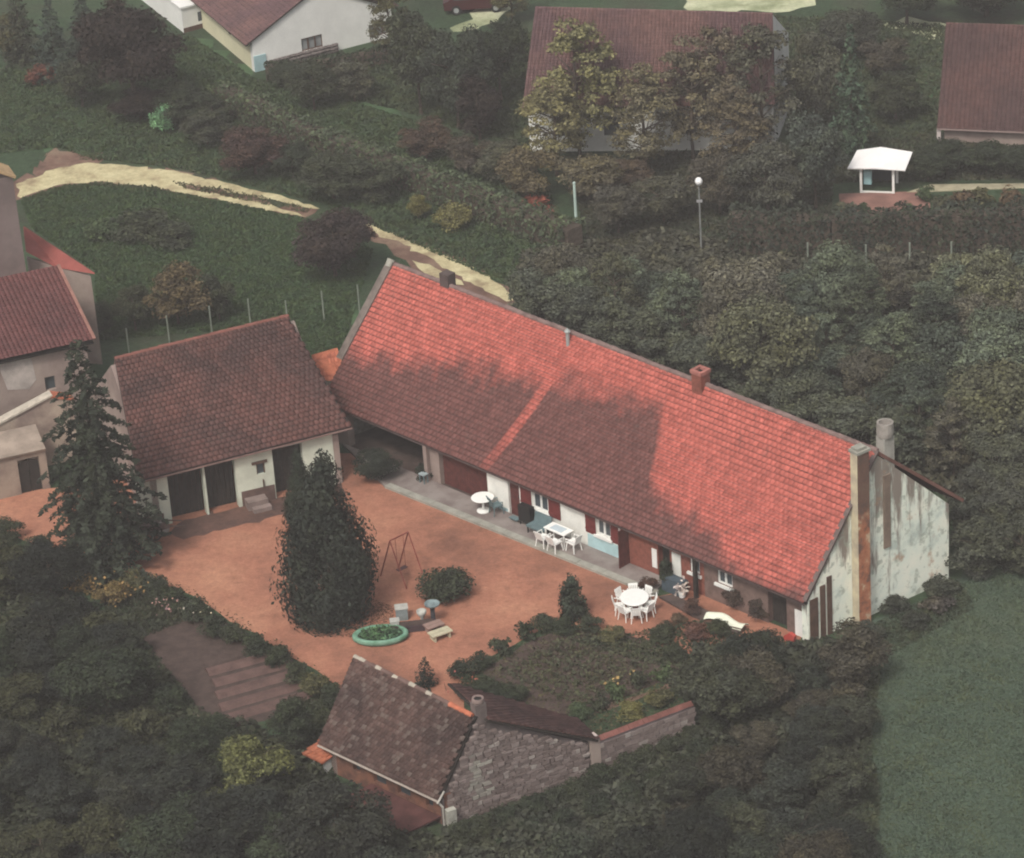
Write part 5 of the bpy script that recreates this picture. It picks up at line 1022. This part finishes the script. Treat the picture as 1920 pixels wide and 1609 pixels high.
# plants along the terrace end
for x, y, yt, w, c, lab in ((1248, 1100, 1045, 34, DK, 'dark climbing shrub between the red door panels'), (1215, 1108, 1080, 40, RED, 'reddish shrub at the foot of the red brick wall'), (1300, 1150, 1120, 40, RED, 'low reddish bush below the slate blue board'), (1380, 1140, 1098, 50, (0.05, 0.035, 0.032), 'dull purple bush below the brown wall windows'), (1420, 1160, 1120, 50, (0.045, 0.034, 0.03), 'dull bush beside the dark end door'), (1350, 1190, 1160, 44, DK2, 'green bush in front of the white cloth'), (1270, 1170, 1150, 36, BRN, 'brown border bush right of the white table'), (1310, 1200, 1170, 50, (0.09, 0.045, 0.04), 'reddish low bush at the border\'s end'), (1250, 1190, 1165, 40, DK2, 'green bush below the white table')):
    T('shrub', 'border_bush', x, y, yt, w, c, lab, 'bush')
# undergrowth and rough grass
cover('undergrowth', [(-80, 1080), (130, 1120), (250, 1180), (380, 1340), (590, 1400), (640, 1560), (830, 1580), (820, 1720), (-80, 1720)], 34000, 0.16, 0.7, (0.032, 0.036, 0.024), 'dark undergrowth below the thicket at lower left', 'undergrowth')
cover('undergrowth', [(830, 1560), (1110, 1470), (1300, 1350), (1300, 1220), (1520, 1215), (1640, 1210), (1610, 1400), (1600, 1720), (820, 1720)], 34000, 0.16, 0.7, (0.038, 0.042, 0.032), 'dull undergrowth below the thicket at lower right', 'undergrowth')
cover('undergrowth', [(960, 560), (980, 470), (1200, 440), (1960, 500), (1960, 1000), (1820, 960), (1640, 870), (1060, 640)], 46000, 0.18, 0.6, (0.052, 0.052, 0.04), 'dull undergrowth below the wood behind the farmhouse', 'undergrowth')
cover('rough_grass', [(40, 375), (130, 348), (200, 350), (330, 362), (560, 408), (640, 430), (700, 470), (640, 660), (560, 690), (540, 610), (180, 640), (180, 510), (60, 430)], 80000, 0.085, 0.16, (0.042, 0.070, 0.034), 'rough mottled grass of the meadow behind the barn', 'grass', True)
cover('rough_grass', [(-60, 140), (360, 70), (480, 150), (760, 220), (1000, 300), (1080, 460), (960, 540), (600, 380), (330, 315), (180, 300), (110, 278), (30, 285), (-80, 300)], 95000, 0.10, 0.20, (0.044, 0.068, 0.036), 'rough dark grass of the upper gardens', 'grass', True)
cover('rough_grass', [(1080, 300), (1960, 240), (1960, 335), (1560, 345), (1560, 410), (1960, 410), (1960, 560), (1100, 560)], 60000, 0.11, 0.2, (0.045, 0.050, 0.036), 'rough grey green grass round the pavilion', 'grass', True)
cover('rough_grass', [(320, 340), (400, 352), (480, 366), (585, 392), (575, 400), (460, 377), (345, 354)], 1500, 0.08, 0.14, (0.050, 0.058, 0.032), 'grass between the two ruts of the track', 'grass', True)
for q in ([(40, 372), (120, 348), (190, 343), (290, 353), (380, 372), (380, 382), (290, 364), (190, 352), (120, 358), (50, 382)], [(150, 300), (250, 307), (335, 318), (480, 352), (590, 382), (590, 376), (480, 344), (335, 308), (250, 298), (150, 292)], [(672, 410), (740, 428), (820, 460), (930, 522), (980, 556), (985, 546), (930, 510), (820, 450), (740, 420)]):
    cover('rough_grass', q, 2200, 0.09, 0.16, (0.048, 0.060, 0.032), 'ragged grass along the verge of the pale track', 'grass', True)
cover('rough_grass', [(330, 80), (500, 160), (760, 110), (1000, 60), (1000, 290), (760, 210), (480, 150)], 20000, 0.12, 0.2, (0.045, 0.062, 0.035), 'rough grass round the white house', 'grass', True)
cover('rough_grass', [(1450, 30), (1960, 60), (1960, 260), (1480, 300)], 26000, 0.12, 0.2, (0.050, 0.066, 0.040), 'rough grass between the houses at the upper right', 'grass', True)
cover('rough_grass', [(1080, 1205), (1340, 1160), (1420, 1185), (1540, 1215), (1800, 1095), (1830, 1140), (1560, 1290), (1300, 1270)], 9000, 0.08, 0.14, (0.042, 0.052, 0.034), 'rough grass along the foot of the farmhouse gable', 'grass', True)
cover('long_grass', [(1560, 1290), (1650, 1270), (1630, 1400), (1650, 1500), (1640, 1640), (1560, 1640)], 6000, 0.10, 0.5, (0.045, 0.055, 0.036), 'long ragged grass between the lower right thicket and the lawn', 'grass', True)
cover('rough_grass', [(560, 1270), (660, 1310), (600, 1400), (640, 1480), (820, 1570), (820, 1620), (560, 1620)], 9000, 0.09, 0.25, (0.034, 0.042, 0.026), 'rough dark grass along the outbuilding front', 'grass', True)
cover('rough_grass', [(190, 1110), (330, 1115), (430, 1170), (360, 1160), (260, 1200), (330, 1340), (230, 1260)], 5000, 0.09, 0.25, (0.036, 0.042, 0.028), 'rough dark grass round the ridged vegetable bed', 'grass', True)
cover('yard_weeds', [(-60, 965), (120, 1025), (345, 1095), (520, 1200), (650, 1290), (640, 1310), (500, 1230), (330, 1120), (100, 1050), (-60, 1000)], 2500, 0.06, 0.12, (0.05, 0.055, 0.032), 'weeds straggling onto the red gravel from the border', 'weeds', True)
cover('lawn_tufts', [(1560, 1240), (1640, 1170), (1800, 1095), (2000, 1020), (2050, 1660), (1620, 1680), (1590, 1500)], 60000, 0.055, 0.06, (0.060, 0.085, 0.058), 'short hazy green grass of the lawn at lower right', 'grass', True)
cover('leaf_litter', [(850, 1290), (900, 1245), (1050, 1170), (1280, 1220), (1300, 1260), (1300, 1330), (1110, 1390), (930, 1310)], 4500, 0.08, 0.10, (0.06, 0.055, 0.035), 'low weeds and litter over the walled garden', 'weeds')

# ================================================================= THINGS IN THE YARD
def chair(name, P, rz, label, group, mat=PLASTIC, h=0.85):
    t = thing(name, P, label, 'chair', group, rz)
    def mk(nm, f): m = MB(); f(m); me = bpy.data.meshes.new(nm); me.from_pydata(m.v, [], m.f); return link(nm, me, mat, t)
    mk('seat', lambda m: m.prism([(-0.24, -0.23, 0.42), (0.24, -0.23, 0.42), (0.22, 0.23, 0.40), (-0.22, 0.23, 0.40)], (0, 0, 0.04)))
    def back(m):
        for i in range(5): m.prism([(-0.21+i*0.088, 0.235, 0.46), (-0.21+i*0.088+0.06, 0.235, 0.46), (-0.21+i*0.088+0.06, 0.33, h), (-0.21+i*0.088, 0.33, h)], (0, 0.025, 0))
        m.prism([(-0.23, 0.325, h-0.02), (0.23, 0.325, h-0.02), (0.21, 0.345, h+0.06), (-0.21, 0.345, h+0.06)], (0, 0.03, 0))
    b = mk('backrest', back)
    for sx in (-1, 1):
        for sy in (-1, 1): mk('leg', lambda m: m.tube([(sx*0.2, sy*0.19, 0.42), (sx*0.25, sy*0.25, 0)], [0.028, 0.022], 6))
        mk('armrest', lambda m: (m.tube([(sx*0.25, -0.2, 0.42), (sx*0.27, -0.2, 0.62), (sx*0.26, 0.26, 0.64)], 0.024, 6)))
    return t
tbl = G(1191, 1148)
t = thing('garden_table', tbl, 'oval white garden table on the red gravel ringed by white chairs', 'table')
tr_ = 0.66; m = MB(); m.lathe(tbl, [(0.56, 0.70), (0.60, 0.71), (0.60, 0.745), (0.56, 0.755)], 28, 1.0, 1.2); m.build('tabletop', PLASTIC, t)
for a in (0.8, 2.3, 3.9, 5.4): m = MB(); m.tube([tbl+np.array([0.35*math.cos(a), 0.42*math.sin(a), 0.70]), tbl+np.array([0.48*math.cos(a), 0.62*math.sin(a), 0])], [0.035, 0.03], 8); m.build('leg', PLASTIC, t)
posw = ['at the far side', 'at the far right', 'at the right side', 'at the near right', 'at the near side', 'at the near left', 'at the left side', 'at the far left']
for k in range(8):
    a = math.pi/2-k*math.pi/4; P = tbl+np.array([0.62*math.cos(a), 0.74*math.sin(a), 0])
    ch_ = chair('garden_chair', P, a-math.pi/2, 'white slatted chair %s of the oval garden table' % posw[k], 'white chairs round the oval table', h=0.78); ch_.scale = (0.9, 0.9, 0.95)
# terrace furniture
P = front(s_of(927, 975), 0.11, 0.62)
t = thing('pedestal_table', P, 'small round white pedestal table at the maroon barn door', 'table')
m = MB(); m.lathe(P, [(0.30, 0), (0.30, 0.04), (0.06, 0.09), (0.045, 0.66)], 16); m.build('pedestal', PLASTIC, t); m = MB(); m.lathe(P+Z*0.66, [(0.50, 0), (0.52, 0.02), (0.50, 0.045)], 24); m.build('tabletop', PLASTIC, t)
P = front(s_of(945, 975), 0.11, 0.42); chair('terrace_chair', P, math.atan2(u[1], u[0])+math.pi*0.9, 'grey blue chair beside the small pedestal table', 'grey blue terrace seats', TEAL)
P = front(s_of(1000, 988), 0.11, 0.45)
t = thing('barbecue', P, 'black square barbecue screen under the left window', 'barbecue')
m = MB(); m.obox(P-u*0.38-nin*0.05+Z*0.18, u*0.72, nin*0.3, Z*0.80); m.build('hood', BLACK, t)
for a in (-0.33, 0.28):
    for b in (0.0, 0.2): m = MB(); m.cbox(P+u*a+nin*b, 0.05, 0.05, 0.18, u, nin); m.build('leg', BLACK, t)
m = MB(); m.obox(P-u*0.95-nin*0.1+Z*0.12, u*0.5, nin*0.25, Z*0.05); m.build('side_tray', TEAL, t)
P = front(s_of(1025, 998), 0.11, 0.5)
t = thing('swing_bench', P, 'grey blue cushioned bench right of the black barbecue', 'bench')
m = MB(); m.obox(P-u*0.40-nin*0.35+Z*0.30, u*1.0, nin*0.5, Z*0.09); m.build('seat', TEAL, t); m = MB(); m.prism([P-u*0.40+nin*0.16+Z*0.36, P+u*0.60+nin*0.16+Z*0.36, P+u*0.60+nin*0.27+Z*0.80, P-u*0.40+nin*0.27+Z*0.80], nin*0.06); m.build('backrest', TEAL, t)
for a in (-0.34, 0.5):
    for b in (-0.3, 0.1): m = MB(); m.cbox(P+u*a+nin*b, 0.05, 0.05, 0.30, u, nin); m.build('leg', BLACK, t)
P = front(s_of(1068, 1022), 0.11, 0.62)
t = thing('terrace_table', P, 'rectangular white table with a pale blue cloth on the terrace', 'table')
m = MB(); m.cbox(P+Z*0.66, 1.25, 0.62, 0.04, u, nin); m.build('tabletop', PLASTIC, t); m = MB(); m.cbox(P+Z*0.702, 0.7, 0.4, 0.012, u, nin); m.build('cloth', plain('pale_blue_cloth', (0.50, 0.58, 0.62), 0.1, 4.0), t)
for a in (-0.55, 0.55):
    for b in (-0.25, 0.25): m = MB(); m.cbox(P+u*a+nin*b, 0.05, 0.05, 0.66, u, nin); m.build('leg', PLASTIC, t)
az = math.atan2(u[1], u[0])
for k, (dx, dy, rz, lab) in enumerate(((-0.35, -0.62, math.pi, 'left white chair on the yard side of the terrace table'), (0.35, -0.62, math.pi, 'right white chair on the yard side of the terrace table'), (0.98, -0.1, -math.pi/2, 'white chair at the right end of the terrace table'))):
    chair('terrace_chair', P+u*dx+nin*dy, az+rz, lab, 'white chairs at the terrace table', h=0.76)
P = front(s_of(810, 935), 0.11, 0.4); t = thing('stool', P, 'small pale grey blue stool beside the mauve post', 'stool')
m = MB(); m.cbox(P+Z*0.42, 0.36, 0.3, 0.05, u, nin); m.build('seat', plain('pale_stool', (0.34, 0.40, 0.41), 0.2, 3.0), t)
for a in (-0.14, 0.14):
    for b in (-0.11, 0.11): m = MB(); m.cbox(P+u*a+nin*b, 0.04, 0.04, 0.42, u, nin); m.build('leg', TEAL, t)
P = front(s_of(1280, 1120), 0.0, 0.5); t = thing('covered_bench', P, 'slate blue covered bench below the white panel near the dark post', 'bench')
m = MB(); m.prism([P-u*0.5-nin*0.25+Z*0.02, P+u*0.6-nin*0.25+Z*0.02, P+u*0.6-nin*0.2+Z*0.62, P-u*0.5-nin*0.2+Z*0.62], nin*0.40); m.build('cover', SLATEBLUE, t)
m = MB(); m.obox(P-u*0.52-nin*0.24+Z*0.62, u*1.14, nin*0.46, Z*0.05); m.build('lid', SLATEBLUE, t)
P = front(s_of(1303, 1140), 0.1, 0.75); t = thing('flower_pot', P, 'white pot of white flowers beside the dark post', 'flower pot')
m = MB(); m.lathe(P, [(0.13, 0), (0.18, 0.28), (0.16, 0.28), (0.14, 0.2)], 12); m.build('pot', PAINTWHITE, t)
V, Fc = leaves(rng.normal(0, 0.13, (70, 3))+[0, 0, 0.42], np.tile([0, -0.3, 1.0], (70, 1)), 0.10); me = mesh_np('flowers', V, Fc); me.materials.append(LEAF); o = link('flowers', me, None, t); o.color = (0.42, 0.36, 0.36, 1)
# white cloth over a low wall, red cushion
a, b, c_ = G(1322, 1168), G(1350, 1170), G(1392, 1186); ww = thing('white_cloth', a, 'crumpled white cloth spread over the border left of the end door', 'cloth'); gx = []; gf = []
nx, ny = 16, 5
for i in range(nx+1):
    t_ = i/nx; base = a*(1-t_)+c_*t_
    for j in range(ny+1): gx.append(base+nin*(0.55*j/ny-0.1)-a*0+Z*(0.22+0.12*math.sin(t_*5.5)+0.22*math.sin(math.pi*j/ny)+0.03*math.sin(9*t_+j)))
for i in range(nx):
    for j in range(ny): q = i*(ny+1)+j; gf.append((q, q+ny+1, q+ny+2, q+1))
m = MB(); m.add(gx, gf); o = m.build('cloth', plain('white_linen', (0.74, 0.76, 0.62), 0.08, 3.0), ww); md = o.modifiers.new('thick', 'SOLIDIFY'); md.thickness = 0.02
low = MB(); low.obox(a+nin*0.02-nin*0.1, c_-a, nin*0.3, Z*0.2); low.build('rail', BROWNWOOD, ww)
P = G(1478, 1203); t = thing('cushion', P, 'small bright red cushion at the farmhouse corner', 'cushion'); m = MB(); m.prism([P-u*0.3, P+u*0.25, P+u*0.32+Z*0.35, P+u*0.05+Z*0.42, P-u*0.22+Z*0.2], nin*0.16); m.build('cover', plain('bright_red', (0.50, 0.075, 0.06), 0.15, 3.0), t)
# swing frame
pa, pb = G(752, 1078), G(790, 1072); t = thing('swing', (pa+pb)/2, 'thin rusty red swing frame on the gravel beside the tall thuja', 'swing')
ad_ = unit(G(763, 1066)-G(735, 1080)); an_ = np.array([-ad_[1], ad_[0], 0]); c1, c2 = G(738, 1092)*1.0, G(772, 1075)*1.0
hS = 2.05
for c in (c1, c2):
    for s_ in (-1, 1): m = MB(); m.tube([c+Z*hS, c+an_*s_*0.85], 0.032, 6); m.build('leg', REDMETAL, t)
m = MB(); m.tube([c1+Z*hS, c2+Z*hS], 0.035, 6); m.build('top_bar', REDMETAL, t)
cm = (c1+c2)/2; m = MB(); m.cbox(cm+Z*0.45, 0.5, 0.2, 0.04, ad_, an_); sw = m.build('swing_seat', plain('purple_seat', (0.10, 0.05, 0.055), 0.2, 3.0), t)
for s_ in (-0.22, 0.22): m = MB(); m.tube([cm+ad_*s_+Z*0.47, cm+ad_*s_+Z*hS], 0.012, 4); m.build('rope', REDMETAL, sw)
# oval pale green tub
P = G(714, 1198); t = thing('planter_tub', P, 'long oval pale green tub full of dark water plants below the thuja', 'tub')
Lw = 106/ppm(P)/2; m = MB(); m.lathe(P, [(0.86, 0), (1.0, 0.12), (1.0, 0.26), (0.95, 0.31), (0.84, 0.30), (0.80, 0.20)], 30, Lw, Lw*0.62); m.build('rim', plain('pale_green_rim', (0.19, 0.34, 0.25), 0.25, 2.0, c2=(0.10, 0.22, 0.14)), t, True)
m = MB(); m.lathe(P+Z*0.2, [(0.82, 0), (0.82, 0.02)], 30, Lw, Lw*0.62); m.build('water', plain('dark_water', (0.03, 0.045, 0.03), 0.3, 2.0, rough=0.3), t)
n = 420; a_ = rng.uniform(0, 6.28, n); r_ = np.sqrt(rng.uniform(0, 1, n))*0.78; Pq = np.stack([r_*np.cos(a_)*Lw, r_*np.sin(a_)*Lw*0.62, rng.uniform(0.24, 0.36, n)], 1); V, Fc = leaves(Pq, np.tile([0, 0, 1.0], (n, 1)), 0.09); me = mesh_np('plants', V, Fc); me.materials.append(LEAF); o = link('plants', me, None, t); o.color = (0.05, 0.10, 0.055, 1); tag(o, kind='stuff')
# row of dark troughs with little statues and pots
P = G(775, 1180); t = thing('stone_trough', P, 'low dark stone trough behind the pale green tub', 'trough'); e1 = unit(G(825, 1172)-G(735, 1182)); e2 = np.array([-e1[1], e1[0], 0])
m = MB(); m.cbox(P, 1.9, 0.5, 0.28, e1, e2); m.build('body', plain('dark_trough', (0.07, 0.045, 0.05), 0.4, 4.0), t); m = MB(); m.cbox(P+Z*0.282, 1.7, 0.34, 0.02, e1, e2); m.build('earth', SOIL, t)
WST = plain('weathered_white', (0.46, 0.46, 0.42), 0.25, 4.0)
for k, (x, y, nm, lab, hh, ww_) in enumerate(((741, 1172, 'stone_block', 'pale stone block at the left end of the dark trough', 0.42, 0.36), (754, 1152, 'grey_crate', 'grey blue crate behind the left end of the trough', 0.55, 0.5), (792, 1160, 'stone_urn', 'white stone urn on the middle of the trough', 0.62, 0.30))):
    Q = G(x, y+8); q = thing(nm, Q, lab, nm.split('_')[1]); m = MB()
    if nm == 'stone_urn': m.lathe(Q, [(0.16, 0), (0.16, 0.06), (0.06, 0.14), (0.08, 0.3), (0.2, 0.46), (0.22, 0.6), (0.18, 0.6), (0.12, 0.45)], 14); m.build('urn', WST, q, True)
    else:
        m.cbox(Q, ww_, ww_*0.8, hh, e1, e2); m.build('body', WST if k == 0 else plain('grey_blue_wood', (0.25, 0.29, 0.29), 0.3, 4.0), q); m = MB(); m.cbox(Q+Z*hh, ww_*1.12, ww_*0.92, 0.05, e1, e2); m.build('lid', WST, q)
Q = G(813, 1168); q = thing('bird_bath', Q, 'grey blue bird bath on a dark stem beside the clipped dome', 'bird bath'); m = MB(); m.lathe(Q, [(0.22, 0), (0.20, 0.08), (0.10, 0.14), (0.10, 0.72), (0.18, 0.8)], 14); m.build('stem', plain('dark_stem', (0.06, 0.06, 0.07), 0.3, 4.0), q); m = MB(); m.lathe(Q+Z*0.8, [(0.16, 0), (0.32, 0.1), (0.33, 0.16), (0.27, 0.15), (0.2, 0.08)], 18); m.build('basin', plain('basin_blue', (0.22, 0.28, 0.29), 0.3, 4.0), q)
# bench like boards
for x, y, w, c, lab in ((826, 1196, 0.95, (0.52, 0.48, 0.34), 'low pale plank bench right of the green tub'), (814, 1182, 0.8, (0.30, 0.20, 0.17), 'low brown plank bench behind the pale one')):
    Q = G(x, y); q = thing('low_bench', Q, lab, 'bench'); ed_ = unit(G(x+20, y-7)-Q); en = np.array([-ed_[1], ed_[0], 0]); mm = plain('plank', c, 0.2, 4.0)
    for k in range(2): m = MB(); m.cbox(Q+en*(k*0.26-0.13)+Z*0.26, w, 0.24, 0.05, ed_, en); m.build('plank', mm, q)
    for a in (-w*0.36, w*0.36): m = MB(); m.cbox(Q+ed_*a, 0.08, 0.44, 0.26, ed_, en); m.build('trestle', mm, q)
# junk before the barn's left end
Q = G(285, 1005); q = thing('hand_cart', Q, 'old wooden hand cart with pale sacks before the barn\'s left door', 'cart'); m = MB(); m.cbox(Q+Z*0.42, 1.5, 0.9, 0.08, bd, bn); m.build('bed', plain('cart_wood', (0.15, 0.10, 0.09), 0.4, 4.0), q)
for s_ in (-1, 1):
    m = MB(); m.obox(Q+bn*s_*0.42-bd*0.75+Z*0.5, bd*1.5, bn*0.05, Z*0.25); m.build('side_board', plain('cart_side', (0.14, 0.09, 0.08), 0.4, 4.0), q)
    wc = Q+bn*s_*0.52+Z*0.38; m = MB(); ring = [wc+0.36*(math.cos(a)*bd+math.sin(a)*Z) for a in np.linspace(0, 6.283, 17)]; m.tube(ring, 0.04, 5, False)
    wh_ = m.build('wheel', DARKWOOD, q); m = MB()
    for a in np.linspace(0, 3.1416, 4, endpoint=False): m.tube([wc-0.34*(math.cos(a)*bd+math.sin(a)*Z), wc+0.34*(math.cos(a)*bd+math.sin(a)*Z)], 0.02, 4)
    tag(m.build('spokes', DARKWOOD, wh_), kind='stuff')
for s_ in (-0.3, 0.3): m = MB(); m.tube([Q+bn*s_+bd*0.75+Z*0.46, Q+bn*s_+bd*1.5+Z*0.25], 0.035, 6); m.build('shaft', BROWNWOOD, q)
for k, (x, y, zz, lab) in enumerate(((262, 960, 0, 'pale sack lying under the spruce beside the barn door'), (305, 1000, 0, 'pale sack at the right end of the hand cart'), (258, 985, 0, 'grey white sack left of the hand cart'))):
    Q = G(x, y); q = thing('sack', Q, lab, 'sack'); m = MB(); m.lathe(Q, [(0.05, 0), (0.26, 0.06), (0.30, 0.2), (0.22, 0.42), (0.08, 0.5), (0.1, 0.56)], 10, 1.1, 0.8); m.build('sack', plain('sackcloth', (0.46, 0.44, 0.42), 0.2, 4.0), q, True)
Q = G(582, 935); q = thing('bucket', Q, 'small white bucket on the gravel by the barn steps', 'bucket'); m = MB(); m.lathe(Q, [(0.12, 0), (0.16, 0.3), (0.145, 0.3), (0.12, 0.06)], 12); m.build('body', PAINTWHITE, q); m = MB(); m.tube([Q+np.array([0.15*math.cos(a), 0, 0.3+0.12*math.sin(a)]) for a in np.linspace(0, 3.14, 9)], 0.01, 4); m.build('handle', BLACK, q)
# poles, lamp and fence posts of the gardens
Pq = G(1083, 458); q = thing('pole', Pq, 'slender pale green pole standing among the shrubs', 'pole'); s_ = (458-348)/(ppm(Pq)*0.891); m = MB(); m.tube([Pq, Pq+Z*s_], [0.085, 0.07], 8); m.build('shaft', plain('pale_green_paint', (0.44, 0.56, 0.50), 0.15, 3.0), q); m = MB(); m.lathe(Pq+Z*s_, [(0.09, 0), (0.09, 0.05), (0.02, 0.1)], 8); m.build('cap', plain('pole_cap', (0.4, 0.5, 0.45), 0.15, 3.0), q)
Pq = G(1315, 470); q = thing('garden_lamp', Pq, 'garden lamp with a white globe on a thin grey post', 'lamp'); s_ = (470-352)/(ppm(Pq)*0.891); m = MB(); m.tube([Pq, Pq+Z*s_], [0.05, 0.04], 8); m.build('post', plain('lamp_grey', (0.22, 0.23, 0.22), 0.2, 3.0), q)
m = MB(); m.lathe(Pq+Z*s_, [(0.02, 0.0), (0.14, 0.06), (0.20, 0.2), (0.19, 0.30), (0.12, 0.41), (0.03, 0.44)], 16); m.build('globe', plain('opal_globe', (0.85, 0.84, 0.82), 0.02, 1.0, rough=0.3), q, True)
m = MB(); m.cbox(Pq+Z*(s_-0.95), 0.3, 0.08, 0.14); m.build('bracket', plain('lamp_bracket', (0.3, 0.3, 0.3), 0.2, 3.0), q)
for k, (x, y, h_) in enumerate(((540, 612, 34), (608, 600, 40), (675, 590, 42), (470, 610, 16), (398, 628, 20), (318, 642, 16), (243, 668, 18))):
    Pq = G(x, y); q = thing('fence_post', Pq, 'thin grey green fence post behind the barn', 'post', 'fence posts behind the barn'); m = MB(); hh = h_/(ppm(Pq)*0.891)+ (1.0 if k > 2 else 0.4); m.tube([Pq, Pq+Z*hh], 0.04, 6); m.build('shaft', plain('post_grey', (0.24, 0.27, 0.22), 0.2, 3.0) if k == 0 else bpy.data.materials['post_grey'], q)
for k, (x, y, h_) in enumerate(((1624, 500, 40), (1706, 496, 40), (1784, 490, 36), (1515, 490, 34))):
    Pq = G(x, y); q = thing('fence_post', Pq, 'pale fence post in front of the tall dark hedge', 'post', 'fence posts before the dark hedge'); m = MB(); m.tube([Pq, Pq+Z*h_/(ppm(Pq)*0.891)], 0.05, 6); m.build('shaft', bpy.data.materials['post_grey'], q)
# car on the drive at the top
Pq = G(893, 18); q = thing('parked_car', Pq, 'dark red car parked on the drive at the very top', 'car'); cx = unit(G(925, 16)-G(865, 20)); cy = np.array([-cx[1], cx[0], 0])
m = MB(); prof = [(-2.0, 0.3), (2.0, 0.3), (2.05, 0.75), (1.2, 0.88), (0.6, 1.38), (-1.0, 1.40), (-1.75, 0.92), (-2.05, 0.8)]; m.prism([Pq+cx*a+Z*b-cy*0.78 for a, b in prof], cy*1.56); cb_ = m.build('body', plain('dark_red_paint', (0.055, 0.014, 0.015), 0.1, 2.0, rough=0.35), q)
m = MB(); m.prism([Pq+cx*a+Z*b-cy*0.795 for a, b in ((-1.45, 0.95), (0.85, 0.95), (0.5, 1.3), (-0.95, 1.32))], cy*0.01); m.build('window', GLASS, q)
for a in (-1.25, 1.25):
    for b in (-0.74, 0.74):
        wc = Pq+cx*a+cy*b+Z*0.31; m = MB(); m.tube([wc-cy*0.1, wc+cy*0.1], 0.31, 14); w_ = m.build('wheel', BLACK, q); m = MB(); m.tube([wc-cy*0.115, wc+cy*0.115], 0.17, 10); m.build('hubcap', ZINC, w_)

# ---- look-alikes are told apart by their place among one another
from collections import defaultdict
seen = defaultdict(list)
for o in col.objects:
    if o.parent is None and o.get('group') and o.get('label'): seen[o['label']].append(o)
def pixel(o):
    d = np.array(o.location)-CAM; z = d@fw; return 960+F*(d@RT)/z, 804.5-F*(d@UP)/z
NTH = ['first', 'second', 'third', 'fourth', 'fifth', 'sixth', 'seventh', 'eighth', 'ninth', 'tenth']
for lab, L in seen.items():
    if len(L) < 2: continue
    L.sort(key=lambda o: pixel(o)[1]); nrow = 1 if len(L) <= 6 else (2 if len(L) <= 12 else 3); k = math.ceil(len(L)/nrow)
    rown = {1: [''], 2: ['back ', 'front '], 3: ['back ', 'middle ', 'front ']}[nrow]
    for r_ in range(nrow):
        row = sorted(L[r_*k:(r_+1)*k], key=lambda o: pixel(o)[0])
        for i, o in enumerate(row):
            o['label'] = '%s, %s%s from left' % (lab, ('%srow, ' % rown[r_]) if nrow > 1 else '', NTH[min(i, 9)])

# ================================================================= AIR
m = MB(); m.hexa([(-120, -145, -1), (120, -145, -1), (120, 190, -1), (-120, 190, -1), (-120, -145, 69.5), (120, -145, 69.5), (120, 190, 69.5), (-120, 190, 69.5)])
hz = m.build('haze', None); hz['kind'] = 'stuff'; hz['label'] = 'thin pale haze over the whole place'
hm = bpy.data.materials.new('haze'); hm.use_nodes = True; nt = hm.node_tree; nt.nodes.clear(); ou = nt.nodes.new('ShaderNodeOutputMaterial'); pvv = nt.nodes.new('ShaderNodeVolumePrincipled')
pvv.inputs['Color'].default_value = (0.95, 0.90, 0.88, 1); pvv.inputs['Density'].default_value = 0.0006; nt.links.new(pvv.outputs['Volume'], ou.inputs['Volume']); hz.data.materials.clear(); hz.data.materials.append(hm)
